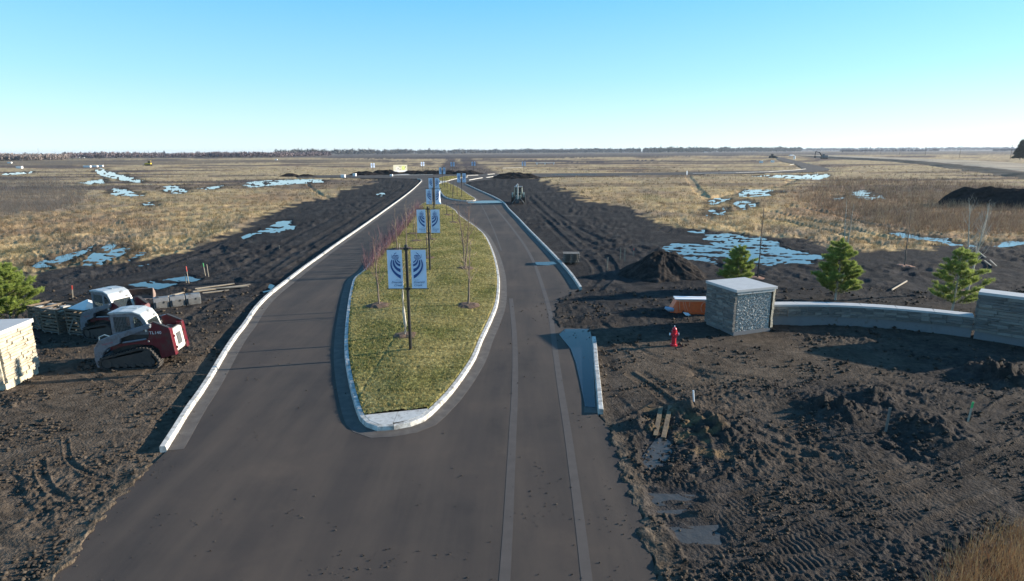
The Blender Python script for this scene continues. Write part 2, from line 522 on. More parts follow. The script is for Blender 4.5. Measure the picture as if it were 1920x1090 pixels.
def asphalt_mat():
    m, n, b = new_mat('asphalt')
    L = n.links
    tc = n.nodes.new('ShaderNodeTexCoord')

    def noise(s, det=6, rough=0.6, vec=None):
        t = n.nodes.new('ShaderNodeTexNoise'); t.inputs['Scale'].default_value = s; t.inputs['Detail'].default_value = det
        t.inputs['Roughness'].default_value = rough
        L.new(vec or tc.outputs['Object'], t.inputs['Vector']); return t

    def ramp(src, pts):
        r = n.nodes.new('ShaderNodeValToRGB'); L.new(src, r.inputs[0])
        e = r.color_ramp.elements
        e[0].position, e[0].color = pts[0][0], (*pts[0][1], 1)
        e[1].position, e[1].color = pts[-1][0], (*pts[-1][1], 1)
        for p, c in pts[1:-1]:
            q = e.new(p); q.color = (*c, 1)
        return r
    big = noise(0.26, 9, 0.62)
    base = ramp(big.outputs[0], [(0.30, (0.033, 0.027, 0.024)), (0.46, (0.050, 0.040, 0.034)), (0.56, (0.058, 0.045, 0.037)), (0.72, (0.088, 0.065, 0.049))])
    fine = noise(70, 3, 0.7)
    fr = n.nodes.new('ShaderNodeMapRange'); fr.inputs['From Min'].default_value = 0.3; fr.inputs['From Max'].default_value = 0.7
    fr.inputs['To Min'].default_value = 0.72; fr.inputs['To Max'].default_value = 1.3
    L.new(fine.outputs[0], fr.inputs[0])
    sc = n.nodes.new('ShaderNodeVectorMath'); sc.operation = 'SCALE'
    L.new(base.outputs[0], sc.inputs[0]); L.new(fr.outputs[0], sc.inputs['Scale'])
    # dust swept along the driving direction
    mp = n.nodes.new('ShaderNodeMapping'); mp.inputs['Scale'].default_value = (1.1, 0.12, 1)
    L.new(tc.outputs['Object'], mp.inputs[0])
    st = noise(0.9, 6, 0.6, mp.outputs[0])
    sr = n.nodes.new('ShaderNodeMapRange'); sr.inputs['From Min'].default_value = 0.40; sr.inputs['From Max'].default_value = 0.75
    sr.inputs['To Max'].default_value = 0.62
    L.new(st.outputs[0], sr.inputs[0])
    m1 = n.nodes.new('ShaderNodeMixRGB'); m1.inputs[2].default_value = (0.105, 0.078, 0.058, 1)
    L.new(sr.outputs[0], m1.inputs[0]); L.new(sc.outputs[0], m1.inputs[1])
    # small dark crumb stains
    sp = noise(7, 8, 0.75)
    spr = n.nodes.new('ShaderNodeMapRange'); spr.inputs['From Min'].default_value = 0.64; spr.inputs['From Max'].default_value = 0.70
    spr.inputs['To Max'].default_value = 0.6
    L.new(sp.outputs[0], spr.inputs[0])
    m2 = n.nodes.new('ShaderNodeMixRGB'); m2.inputs[2].default_value = (0.035, 0.030, 0.027, 1)
    L.new(spr.outputs[0], m2.inputs[0]); L.new(m1.outputs[0], m2.inputs[1])
    L.new(m2.outputs[0], b.inputs['Base Color'])
    b.inputs['Roughness'].default_value = 0.86
    b.inputs['Specular IOR Level'].default_value = 0.22
    bp = n.nodes.new('ShaderNodeBump'); bp.inputs['Distance'].default_value = 0.003
    L.new(fine.outputs[0], bp.inputs['Height']); L.new(bp.outputs[0], b.inputs['Normal'])
    return m


M['asphalt'] = asphalt_mat()
M['seam'] = plain('pale_lane_seam', (0.066, 0.053, 0.045), 0.85, 0.15, 3, 0.003, 70)

# ------------------------------------------------------------------ outlines of the roads, curbs and islands (surveyed from the photo)
# inner (road side) foot of the left curb, from the near end to the roundabout
LC = [(313, 846), (335, 810.5), (360, 769), (383, 736), (405, 700), (427, 662), (445, 634), (463, 611), (483.5, 580), (507.5, 555), (535, 533), (549, 522),
      (576, 501), (601.6, 482.5), (638, 456), (677, 428.6), (709, 405.7), (734.6, 387), (757.6, 370), (776, 355), (787.4, 344), (790.8, 339.5), (788.6, 336.8), (783, 335.8)]
LCW = smooth_poly(GP(LC), False, 4)
RC = [(1086, 538), (1074, 520), (1060, 502), (1043.6, 484.5), (1024, 464), (1005, 444.6), (988.6, 428), (969, 407), (953, 391), (942, 378), (920, 366), (895, 355), (872, 344.5)]
RCW = smooth_poly(GP(RC, 0.15), False, 4)
SCURB = [(1109, 630), (1111, 645), (1113.4, 680), (1117, 720), (1121, 767)]
SCW = smooth_poly(GP(SCURB, 0.15), False, 3)
ISL_R = [(739, 807), (761, 803.5), (787.5, 796), (801, 788), (812, 778), (844, 745), (872, 707.5), (892.5, 674), (906, 640), (922.5, 604), (933.6, 574), (937, 543.6), (936, 516),
         (929.4, 486), (920, 461), (909, 442), (895, 429), (878, 417), (862, 405), (855, 397)]
ISL_TIP = [(846, 391), (835, 386), (815, 382), (795, 382)]
ISL_L = [(781, 389), (768, 401), (752, 421), (740, 435), (726, 453), (712, 468), (698, 484), (683, 505), (664, 520), (657, 540), (652, 565), (647, 605), (645, 640), (646, 668), (650.6, 700), (658, 734), (666, 762), (675, 784)]
ISL_B = [(684, 798), (697.5, 804), (716, 807.5)]
ISLW = smooth_poly(GP(ISL_R) + GP(ISL_TIP) + GP(ISL_L, 0.15) + GP(ISL_B, 0.05), True, 4)
IS2 = [(892, 376.5), (877, 378), (858, 376.5), (838, 372.5), (829, 366), (824, 357), (822, 348), (825, 345.5), (832, 343.5), (839, 343), (845, 346), (855, 350), (866, 357), (879, 366), (889, 372)]
IS2W = smooth_poly(GP(IS2), True, 4)
IS3 = [(823, 339), (824, 334), (840, 331.8), (862, 331.5), (878, 332.2), (862, 334.6), (848, 337.5), (838, 340.5), (828, 341.5)]
IS3W = smooth_poly(GP(IS3), True, 3)

RE = [(1070, 551), (1051, 560), (1043, 575), (1040, 596), (1046, 612), (1075, 615), (1107, 616), (1111, 640), (1113, 680), (1119, 767), (1121, 780), (1138, 797), (1156, 838), (1175, 890),
      (1190, 924), (1202, 966), (1217, 1018), (1232, 1090)]
LE = [(95, 1090), (130, 1045), (190, 970), (245, 905), (290, 868)]
road_poly = [(-7.6, 4.0)] + [(-8.0, 9.0)] + GP(LE) + LCW + GP([(760, 335.0), (700, 334.0), (640, 333.5), (560, 333.5), (560, 329.0), (640, 328.6), (735, 328.0), (830, 327.0), (900, 326.3), (985, 325.5), (1100, 325.0),
             (1200, 324.3), (1420, 320.4), (1490, 318.8), (1506, 317), (1498, 312), (1490, 308), (1475, 305), (1459, 300.5), (1453.6, 295.2), (1457.5, 294.2), (1475, 297.3), (1490, 301), (1510, 306), (1537, 312), (1556, 317), (1554, 320.4),
             (1521, 323.2), (1420, 325.6), (1300, 328), (1200, 329.6), (1050, 331.5), (985, 333.2), (930, 336), (895, 339.5), (876, 342.5)]) + list(reversed(RCW)) + GP(RE) + [(2.6, 8.5), (3.0, 4.0)]
ROADW = road_poly

# field outlines
MUD_L = GP([(-900, 600), (-200, 515), (0, 512), (50, 519), (110, 500), (150, 498), (282, 486), (375, 461), (442, 433), (473, 414), (517, 396), (567, 378), (629, 370), (640, 358), (692, 346), (700, 337), (640, 334), (800, 327)])
MUD_R = GP([(800, 327), (985, 331), (1019, 338), (1046, 352), (1081, 363), (1103, 379), (1161, 384), (1197, 397), (1230, 416), (1264, 426), (1319, 430), (1415, 440), (1510, 450), (1560, 464), (1600, 474), (1681, 470), (1782, 464), (1920, 460), (2600, 470)])
MUD = MUD_L + MUD_R + [(60, 6), (60, -60), (-60, -60), (-60, 10)]

PUDDLES = [
    [(218, 546), (240, 533), (290, 524), (345, 518), (374, 521), (355, 529), (325, 537), (285, 550), (250, 554)],
    [(470, 437), (500, 428), (518, 417), (527, 412), (550, 412), (554, 420), (548, 429), (520, 435), (490, 439)],
    [(443, 447), (455, 441), (474, 437), (470, 443), (450, 449)],
    [(60, 500), (80, 488), (105, 481), (150, 470), (170, 461), (165, 471), (130, 485), (100, 497)],
    [(153, 493), (175, 475), (200, 459), (220, 458), (208, 469), (242, 462), (236, 471), (215, 483), (190, 494), (165, 495)],
    [(240, 488), (255, 477), (262, 472), (272, 473), (262, 483)],
    [(252, 499), (282, 492), (272, 499)],
    [(203, 363), (215, 353), (232, 354), (250, 361), (272, 367), (250, 369), (215, 366)],
    [(266, 381), (280, 378), (290, 385), (278, 388)],
    [(178, 320), (192, 316), (205, 322), (235, 329), (262, 337), (275, 343), (245, 342), (215, 335), (188, 328)],
    [(148, 343), (170, 339), (190, 335), (194, 344), (175, 346)],
    [(305, 351), (325, 348), (352, 355), (350, 362), (330, 363), (310, 358)],
    [(370, 353), (417, 348), (417, 354), (380, 355.5)],
    [(463, 346), (475, 340), (520, 337), (570, 335), (615, 339), (600, 343), (560, 344), (520, 347), (475, 351)],
    [(6, 327), (20, 322), (60, 321.5), (55, 325), (12, 328.5)],
    [(704, 364), (720, 360), (726, 364), (712, 368)],
    [(492, 544), (505, 531), (514, 535), (505, 545), (497, 548)],
    [(1241, 462), (1260, 457), (1300, 456), (1345, 461), (1320, 448), (1328, 440), (1380, 438), (1440, 446), (1458, 460), (1475, 468), (1545, 477), (1550, 485), (1480, 493), (1420, 494), (1380, 488), (1330, 492), (1290, 486), (1262, 477)],
    [(1284, 434), (1320, 430), (1320, 437), (1295, 438)],
    [(1322, 381), (1340, 372), (1370, 371), (1358, 379), (1332, 384)],
    [(1370, 383), (1395, 374), (1420, 381), (1412, 389), (1395, 393), (1385, 386)],
    [(1383, 366), (1400, 356), (1447, 356), (1442, 366), (1395, 369)],
    [(1454, 362), (1470, 357.5), (1468, 363)],
    [(1322, 400), (1335, 389), (1350, 404), (1325, 405)],
    [(1348, 402), (1358, 386), (1363, 390), (1357, 403)],
    [(1560, 373), (1575, 366), (1584, 370), (1575, 377)],
    [(1590, 363), (1620, 356), (1650, 365), (1658, 373), (1630, 374), (1608, 370)],
    [(1400, 330.5), (1450, 328), (1540, 326), (1557, 329), (1530, 336), (1470, 334)],
    [(1670, 437), (1685, 435), (1720, 442), (1780, 446), (1780, 454), (1740, 453), (1700, 448)],
    [(1768, 455), (1834, 456), (1834, 462), (1780, 461)],
    [(1855, 461), (1900, 449), (1940, 446), (1950, 458), (1880, 462)],
]
MUDDY = [
    [(1203, 855), (1230, 820), (1250, 813), (1264, 838), (1245, 872), (1208, 884)],
    [(1206, 921), (1302, 924), (1312, 941), (1214, 946)],
    [(1214, 955), (1292, 951), (1282, 968), (1222, 968)],
    [(1255, 985), (1348, 980), (1356, 1024), (1275, 1026)],
]
# ruts and crawler prints: (pixels, half width, depth, lug spacing, lug height)
RUTS = [
    ([(70, 985), (120, 965), (180, 945)], 0.34, 0.045, 0.14, 0.035),
    ([(122, 825), (130, 862), (160, 885), (200, 895)], 0.07, 0.04, 0.10, 0.02),
    ([(75, 860), (80, 895), (110, 930), (160, 942)], 0.10, 0.035, 0.10, 0.012),
    ([(20, 900), (40, 960), (90, 1010)], 0.2, 0.03, 0.14, 0.02),
    ([(1140, 808), (1185, 790), (1235, 762)], 0.22, 0.04, 0.13, 0.03),
    ([(1205, 900), (1290, 905), (1340, 880), (1370, 840)], 0.2, 0.05, 0.14, 0.03),
    ([(1225, 948), (1330, 945), (1420, 925), (1500, 890)], 0.2, 0.05, 0.14, 0.03),
    ([(1240, 975), (1370, 975), (1480, 955), (1600, 925), (1750, 870), (1920, 800), (2050, 730)], 0.22, 0.05, 0.14, 0.03),
    ([(1300, 1040), (1450, 1030), (1600, 990), (1760, 935), (1920, 870), (2050, 800)], 0.22, 0.05, 0.14, 0.03),
    ([(1400, 900), (1550, 885), (1700, 865), (1850, 810), (1960, 740)], 0.2, 0.03, 0.14, 0.022),
    ([(1350, 780), (1450, 830), (1560, 860), (1700, 850), (1850, 790), (1950, 720)], 0.2, 0.03, 0.14, 0.02),
    ([(1180, 700), (1240, 740), (1300, 800), (1330, 880)], 0.2, 0.04, 0.14, 0.02),
    ([(1120, 600), (1190, 650), (1300, 690), (1500, 720)], 0.15, 0.04, 0.14, 0.01),
    ([(990, 370), (1020, 400), (1060, 430), (1110, 455), (1160, 470), (1240, 500)], 0.35, 0.10, 0, 0),
    ([(1000, 365), (1035, 395), (1080, 425), (1130, 447), (1200, 462), (1280, 485)], 0.35, 0.10, 0, 0),
    ([(1010, 400), (1060, 450), (1110, 490), (1120, 520), (1100, 545)], 0.3, 0.08, 0, 0),
    ([(1030, 395), (1085, 445), (1135, 480), (1150, 510), (1120, 545)], 0.3, 0.08, 0, 0),
    ([(770, 352), (740, 375), (700, 402), (640, 440), (585, 478), (530, 515)], 0.4, 0.09, 0, 0),
    ([(755, 350), (715, 375), (670, 405), (610, 440), (540, 480), (480, 520)], 0.4, 0.09, 0, 0),
    ([(640, 400), (560, 440), (480, 485), (420, 510), (300, 535)], 0.35, 0.08, 0, 0),
    ([(400, 462), (300, 500), (180, 525), (60, 540)], 0.35, 0.08, 0, 0),
    ([(420, 452), (330, 490), (200, 515), (60, 528)], 0.3, 0.08, 0, 0),
    ([(345, 600), (390, 570), (440, 550), (480, 545)], 0.25, 0.06, 0.14, 0.02),
    ([(100, 660), (200, 720), (280, 745), (330, 700)], 0.2, 0.03, 0.14, 0.012),
    ([(40, 760), (140, 770), (240, 730), (340, 650)], 0.2, 0.03, 0.14, 0.012),
    # field tracks through the grass
    ([(560, 330), (620, 372), (700, 350)], 0.3, 0.05, 0, 0),
    ([(1290, 330), (1300, 345), (1330, 375), (1360, 365), (1470, 345), (1500, 330)], 0.9, 0.15, 0, 0),
    ([(1440, 395), (1520, 412), (1600, 430), (1680, 450)], 0.5, 0.15, 0, 0),
    ([(1430, 405), (1520, 425), (1600, 445), (1650, 458)], 0.5, 0.15, 0, 0),
    ([(1480, 385), (1560, 400), (1640, 420), (1760, 440)], 0.5, 0.15, 0, 0),
]
PW = [GP(p) for p in PUDDLES]
MW = [GP(p) for p in MUDDY]
RW = []
for r_ in RUTS:
    l_ = smooth_poly(GP(r_[0]), False, 6)
    if r_[3] and r_[0][0][0] > 1100 and r_[1] >= 0.2:       # crawler passes come in pairs and repeat side by side
        for o_ in (-1.5, 0.55):
            RW.append((offset_line(l_, o_ + random.uniform(-.1, .1)) if True else l_, r_[1] * 0.9, r_[2] * 0.8, r_[3], r_[4] * 0.9))
    RW.append((l_, *r_[1:]))
# embankment: (pixels of its crest), height 2 m
BANK = GP([(1480, 291), (1560, 296), (1700, 303.5), (1800, 313), (1920, 327), (2100, 350), (2500, 400)], 0.0)
SWALE_TRENCH = LCW


def fbm_parts(X, Y, s, spec, seed0):
    """sum of octaves [(wavelength, amplitude, ridged)], each faded where the mesh is too coarse for it"""
    h = np.zeros(X.shape)
    for i, (lam, amp, kind) in enumerate(spec):
        a = np.clip(lam / (2.2 * s) - 0.35, 0, 1)
        if not (a > 0).any():
            continue
        nz = perlin(X / lam + 17.3 * i, Y / lam - 9.1 * i, seed0 + i)
        if kind == 'r':
            nz = 0.6 - 2.0 * np.abs(nz)
        elif kind == 'b':
            nz = 2.0 * np.abs(nz) - 0.5
        h += amp * nz * a
    return h


def terrain(X, Y, s):
    """height, colour and tone of the ground; s = mesh spacing"""
    dist = np.hypot(X, Y)
    wx = perlin(X / 2.5, Y / 2.5, 40) * (0.35 + 0.02 * dist) + perlin(X / 0.6, Y / 0.6, 41) * 0.12
    wy = perlin(X / 2.5 + 50, Y / 2.5, 42) * (0.5 + 0.03 * dist)
    dmud = sdf(MUD, X + wx, Y + wy, 30.0)
    grass = sstep(-0.6, 0.8, dmud + 1.0 * perlin(X / 1.1, Y / 1.1, 43))
    base = 0.05 * perlin(X / 9, Y / 9, 1) + 0.10 * perlin(X / 37, Y / 37, 2) * sstep(15, 60, dist)
    # roughness of the worked soil
    rough = 0.50 + 1.0 * perlin(X / 4.5, Y / 4.5, 3) + 0.4 * perlin(X / 1.5, Y / 1.5, 4)
    rough = np.clip(rough * 0.9 + 0.5 * perlin(X / 2.6, Y / 2.6, 5), 0.12, 1.8)

    def zone(pts, soft=0.8):
        return sstep(soft, -soft, sdf(GP(pts), X + wx, Y + wy, 4.0))
    smooth_z = zone([(1150, 640), (1330, 625), (1560, 640), (1520, 700), (1330, 730), (1170, 735)])
    heavy = zone([(1500, 740), (1640, 720), (1900, 740), (1880, 830), (1660, 850), (1520, 800)]) + zone([(1250, 1000), (1500, 960), (1700, 980), (1920, 900), (1920, 1150), (1260, 1150)]) \
        + zone([(1700, 690), (1930, 670), (1930, 730), (1720, 730)]) + zone([(1045, 545), (1200, 550), (1330, 600), (1230, 615), (1060, 612)]) + zone([(1140, 840), (1400, 800), (1420, 960), (1220, 990)])
    heavy += zone([(350, 540), (470, 500), (560, 440), (700, 370), (650, 365), (520, 410), (420, 470), (330, 510)]) * 0.5
    smooth_l = zone([(60, 650), (330, 690), (390, 620), (330, 840), (230, 900), (60, 880)])
    rough = rough * (1 - 0.72 * np.clip(smooth_z + smooth_l * 0.85, 0, 1)) + 0.34 * np.clip(heavy, 0, 1.3)
    mud_h = fbm_parts(X, Y, s, [(1.6, 0.042, 'r'), (0.75, 0.030, 'b'), (0.36, 0.034, 'r'), (0.19, 0.034, 'r'), (0.10, 0.026, 'n'), (0.06, 0.016, 'n')], 10) * rough
    midf = sstep(24, 40, Y) * sstep(420, 200, Y)
    patch_ = np.clip(0.55 + 1.2 * perlin(X / 6.0, Y / 9.0, 6), 0.1, 1.2)
    mud_h += midf * patch_ * 0.8 * (0.13 * (0.55 - 2 * np.abs(perlin(X / 2.1, Y / 2.6, 7))) + 0.10 * (0.5 - 2 * np.abs(perlin(X / 0.95, Y / 1.2, 8))) + 0.07 * perlin(X / 0.5, Y / 0.8, 9))
    # ruts
    rut_tone = np.zeros(X.shape)
    for pts, hw, dep, lug, lh in RW:
        D, S, O = polyline_dist(pts, X, Y, 2.5)
        near = D < hw * 2.2
        if not near.any():
            continue
        prof = sstep(hw * 1.1, hw * 0.75, D + hw * 0.35 * perlin(X / 0.5, Y / 0.5, 44)) * np.clip(0.85 + 1.0 * perlin(X / 1.8, Y / 1.8, 45), 0.25, 1)
        dep = dep * 0.7
        rim = np.exp(-((D - hw * 1.35) / (hw * 0.3)) ** 2)
        mud_h = mud_h * (1 - 0.72 * prof) - dep * prof + dep * 0.5 * rim
        if lug:
            mud_h += 0.72 * lh * prof * np.clip(0.75 + 1.3 * perlin(X / 0.9, Y / 0.9, 46), 0, 1.2) * np.sin(2 * np.pi * (S + 0.25 * np.abs(O)) / lug) * np.clip(lug / (2.2 * s), 0, 1) * 0.6
        rut_tone = np.maximum(rut_tone, prof)
    gr_h = fbm_parts(X, Y, s, [(3.5, 0.10, 'n'), (1.3, 0.16, 'n'), (0.6, 0.11, 'r'), (0.3, 0.05, 'n')], 20)
    # the grass streaks lie across the view like windrows far away
    gr_h += 0.25 * perlin(X / 22, Y / 5.0, 27) * sstep(60, 140, dist)
    h = base + mud_h * (1 - grass) + (gr_h - 0.3 * rut_tone) * grass
    for mx_, my_, mh_, mr_ in ((1565, 772, .42, .75), (1640, 748, .28, .6), (1745, 800, .26, .8), (1690, 835, -.18, .9), (1850, 700, .34, .8), (1905, 715, .3, .7), (1340, 800, .22, .9), (1285, 770, .30, .45), (1200, 800, .25, .4), (1520, 830, -.12, .9), (1310, 700, -.12, .5)):
        cx_, cy_ = G(mx_, my_)
        q_ = ((X - cx_) ** 2 + ((Y - cy_) * 0.9) ** 2) / mr_ ** 2
        k_ = q_ < 9
        if k_.any():
            h[k_] += 0.8 * mh_ * np.exp(-q_[k_]) * (1 + 0.9 * perlin(X[k_] / 0.35, Y[k_] / 0.35, 130) + 0.5 * perlin(X[k_] / 0.15, Y[k_] / 0.15, 131))
    # colour
    topsoil = np.array([0.027, 0.025, 0.0245]); brown = np.array([0.090, 0.068, 0.049]); greyb = np.array([0.050, 0.0415, 0.0345])
    tan = np.array([0.48, 0.335, 0.165]); tan2 = np.array([0.31, 0.215, 0.12]); rust = np.array([0.215, 0.125, 0.075]); reed = np.array([0.22, 0.165, 0.12])
    plow = np.array([0.060, 0.048, 0.050]); olive = np.array([0.17, 0.165, 0.075])

    def mixc(c, k, m):
        return c * (1 - m[:, None]) + k * m[:, None]
    col = np.tile(greyb, (len(X), 1))
    dry = 0.5 + 0.9 * perlin(X / 6, Y / 6, 50) + 0.5 * perlin(X / 1.7, Y / 1.7, 51)
    near = sstep(36, 24, Y)
    dry = np.clip(dry, 0, 1) * near
    col = mixc(np.tile(topsoil, (len(X), 1)) * 1.25, greyb, np.clip(near + 0.15, 0, 1))
    col = mixc(col, brown, np.clip(dry * 0.6 + smooth_z * 0.7 + smooth_l * 0.75, 0, 1) * near)
    leftw = sstep(-6, -9, X) * sstep(22, 17, Y)
    col = mixc(col, brown * 1.05, leftw * 0.65)
    col = mixc(col, topsoil * 1.1, np.clip(heavy, 0, 1) * 0.55)
    clay = zone([(1230, 770), (1290, 770), (1370, 800), (1370, 850), (1280, 845), (1240, 830)], 0.5)
    col = mixc(col, np.array([0.19, 0.125, 0.06]), clay * 0.6 * sstep(-0.1, 0.3, perlin(X / 0.7, Y / 0.5, 52)))
    lt = np.clip(perlin(X / 2.3, Y / 3.4, 55) * 1.3 + 0.6 * perlin(X / 0.9, Y / 1.2, 56) - 0.05, 0, 1) * (1 - near)
    col = mixc(col, np.array([0.062, 0.055, 0.050]), lt * 0.75)
    edge = sstep(0.7, 0.0, sdf(ROADW, X, Y, 3.0)) * sstep(26, 20, Y)
    col = mixc(col, np.array([0.13, 0.10, 0.07]), edge * 0.5)
    g = mixc(np.tile(tan, (len(X), 1)), tan2, np.clip(0.5 + 1.2 * perlin(X / 5, Y / 5, 60), 0, 1))
    g = mixc(g, rust * 1.25, np.clip(-0.15 + 1.5 * perlin(X / 19, Y / 30, 63), 0, 1) * 0.6)
    g = mixc(g, reed, np.clip(-0.1 + 1.3 * perlin(X / 11, Y / 14, 61), 0, 1) * 0.8)
    g = mixc(g, olive, np.clip(-0.25 + 1.3 * perlin(X / 7, Y / 9, 62), 0, 1) * 0.5)

    def fz(pts, m=20.0, soft=4.0):
        return sstep(soft, -soft, sdf(GP(pts), X + wx * 2, Y + wy * 2, m))
    reedz = fz([(-300, 335), (0, 333), (110, 335), (160, 350), (170, 370), (120, 395), (0, 408), (-300, 430)])
    g = mixc(g, reed * 1.15, reedz * 0.7)
    rustz = fz([(-300, 420), (0, 405), (150, 395), (250, 395), (300, 420), (200, 440), (60, 440), (-200, 470)])
    g = mixc(g, rust * 1.2, rustz * 0.4)
    rr = fz([(1560, 330), (1750, 335), (1920, 348), (2400, 390), (2400, 480), (1920, 450), (1740, 440), (1650, 420), (1500, 395), (1480, 360)])
    g = mixc(g, rust * 1.1, rr * 0.6)
    rd = fz([(1640, 350), (1760, 352), (1780, 372), (1700, 376), (1640, 366)], 10, 1.5) + fz([(1600, 388), (1740, 392), (1720, 412), (1640, 414), (1590, 405)], 10, 1.5)
    g = mixc(g, reed * 0.55, np.clip(rd, 0, 1) * 0.8)
    # far strips: windrows, stripped soil and ploughed land
    stripe = perlin(X / 130, Y / 22, 70) + 0.7 * perlin(X / 60, Y / 9, 71)
    far = sstep(90, 200, dist)
    g = mixc(g, plow * 1.3, np.clip(stripe * 3.2 - 0.25, 0, 1) * far * 0.85)
    g = mixc(g, np.array([0.40, 0.31, 0.19]), far * 0.45 * (stripe < 0.15))
    pl = fz([(600, 293), (830, 290.5), (1450, 287), (1450, 290), (1290, 292.5), (1000, 297), (820, 298.5), (640, 297)], 60, 12)
    pl2 = fz([(-400, 296), (0, 297), (300, 300), (700, 299), (800, 303), (500, 305), (120, 311), (-400, 318)], 60, 12)
    pl3 = fz([(850, 299), (1100, 300), (1430, 300.5), (1440, 305), (1300, 306), (1000, 304), (870, 304)], 40, 8)
    g = mixc(g, plow, pl * 0.9)
    g = mixc(g, np.array([0.135, 0.105, 0.078]), pl2 * 0.7)
    g = mixc(g, plow * 1.2, pl3 * (0.4 + 0.6 * sstep(-0.1, 0.2, perlin(X / 50, Y / 9, 75))))
    farfield = sstep(800, 1100, Y)
    g = mixc(g, np.array([0.12, 0.10, 0.085]), farfield * 0.8)
    col = mixc(col, g, grass)
    wd = fz([(700, 300), (860, 299), (930, 312), (960, 326), (790, 328), (780, 312)], 20, 5)
    col = mixc(col, plow, wd * 0.6 * sstep(-0.1, 0.25, perlin(X / 8, Y / 8, 76)) * grass)
    # streets stripped through the far field
    for pts, w in (([(850, 330), (845, 300), (838, 293)], 5), ([(905, 330), (880, 305), (868, 294)], 6), ([(560, 331), (430, 330), (300, 333)], 3.0)):
        D, S, O = polyline_dist(GP(pts), X, Y, 20)
        col = mixc(col, plow * 1.15, sstep(w * 1.3, w * 0.7, D + 2 * perlin(X / 4, Y / 4, 77)) * 0.8)
    speck = 1 + 0.28 * perlin(X / 0.45, Y / 0.45, 80) * np.clip(0.45 / (2.2 * s), 0, 1) + 0.22 * perlin(X / 1.4, Y / 1.4, 81)
    col = col * np.clip(speck, 0.4, 1.7)[:, None]
    # embankment
    # puddle hollows
    for P in PW:
        cy = np.mean([p[1] for p in P])
        sf = 0.15 + 0.004 * cy
        d = sdf(P, X + wx * 0.5, Y + wy * 0.4, 4.0)
        m = sstep(sf, -sf * 0.6, d)
        bumps = 0.07 * perlin(X / 0.7, Y / 0.6, 90) + 0.15 * perlin(X / 2.6 + 0.1 * Y, Y / 1.1 + 0.25 * X, 91) + 0.06 * perlin(X / 0.35, Y / 0.35, 92)
        h = h * (1 - m) + m * (-0.085 + bumps)
        wetm = sstep(sf + 1.0, 0, d)
        col = mixc(col, topsoil * 0.85, wetm * 0.8)
    for P in MW:
        d = sdf(P, X + wx * 0.4, Y + wy * 0.3, 3.0)
        m = sstep(0.2, -0.1, d)
        h = h * (1 - m) + m * (-0.07 + 0.03 * perlin(X / 0.3, Y / 0.3, 93))
        col = mixc(col, topsoil * 1.6, m * 0.7)
    # pillar pads and machines sit on packed ground
    h = np.where(dist > 1500, h * np.clip(1 - (dist - 1500) / 3000, 0, 1), h)
    # shade trench left by the curb forms, and the road bed
    for line, dep in ((LCW, 0.10), (RCW, 0.05), (SCW, 0.05)):
        D, S, O = polyline_dist(line, X, Y, 3.0)
        cutm = sstep(1.0, 0.35, D)
        h = h * (1 - cutm * 0.75) - dep * cutm * (0.6 + 0.6 * perlin(X / 1.2, Y / 1.2, 95))
    dr = sdf(ROADW, X, Y, 3.0)
    dc = np.full(X.shape, 9.0)
    for line in (LCW, RCW, SCW):
        D, S, O = polyline_dist(line, X, Y, 1.5)
        dc = np.minimum(dc, D)
    openedge = sstep(0.5, 0.9, dc) * sstep(45, 38, Y)
    soft = sstep(0.45, 0.05, dr)
    lo = np.minimum(h, -0.01)
    hi = 0.018 + 0.05 * np.clip(perlin(X / 0.3, Y / 0.3, 96) + 0.3 * perlin(X / 0.12, Y / 0.12, 97), -0.2, 1)
    h = h * (1 - soft) + soft * (lo * (1 - openedge) + hi * openedge)
    dr2 = dr + openedge * (0.10 + 0.18 * perlin(X / 0.8, Y / 0.8, 98) + 0.18 * perlin(X / 0.22, Y / 0.22, 99))
    h = np.where(dr2 < 0.02 + s * 0.5 * (1 - openedge), -0.16 + 0.11 * openedge, h)
    for P in (ISLW, IS2W, IS3W):
        h = np.where(sdf(P, X, Y, 1.0) < 0, -0.3, h)
    return h, np.clip(col, 0.01, 0.8)


def T(x, y):
    h, _ = terrain(np.array([x], float), np.array([y], float), np.array([0.1]))
    return float(h[0])


# ------------------------------------------------------------------ ground
def build_ground():
    ys = np.arange(1250, HY + 0.9, -1.75)
    ys = np.concatenate([ys])
    _, yrow = unproject(np.full(ys.shape, 960.0), ys)
    yrow = yrow[(yrow > 0)]
    extra = [yrow[-1] * k for k in (1.35, 1.9, 3.0)]
    near = np.array([-40, -20, -8, -2, 1.5, 4.0, 5.5])
    near = near[near < yrow[0] - 0.5]
    rows = np.concatenate([near, yrow, extra])
    c = np.arange(-0.93, 0.9301, 0.00185)
    out = 0.93 + np.cumsum(np.linspace(0.004, 0.08, 40))
    cols = np.concatenate([-out[::-1], c, out])
    YY, CC = np.meshgrid(rows, cols, indexing='ij')
    XX = CC * np.maximum(YY, 9.0)
    X, Y = XX.ravel(), YY.ravel()
    sx = np.gradient(XX, axis=1).ravel()
    sy = np.abs(np.gradient(YY, axis=0)).ravel()
    s = np.sqrt(np.abs(sx) * sy)
    h = np.zeros(X.shape); col = np.zeros((len(X), 3))
    h, col = terrain(X, Y, s)
    nr, nc = XX.shape
    idx = np.arange(nr * nc).reshape(nr, nc)
    F = np.stack([idx[:-1, :-1].ravel(), idx[:-1, 1:].ravel(), idx[1:, 1:].ravel(), idx[1:, :-1].ravel()], 1)
    o = np_mesh('ground', np.stack([X, Y, h], 1), F, M['soil'], smooth=True, col=col)
    tag(o, kind='structure')
    return o


build_ground()


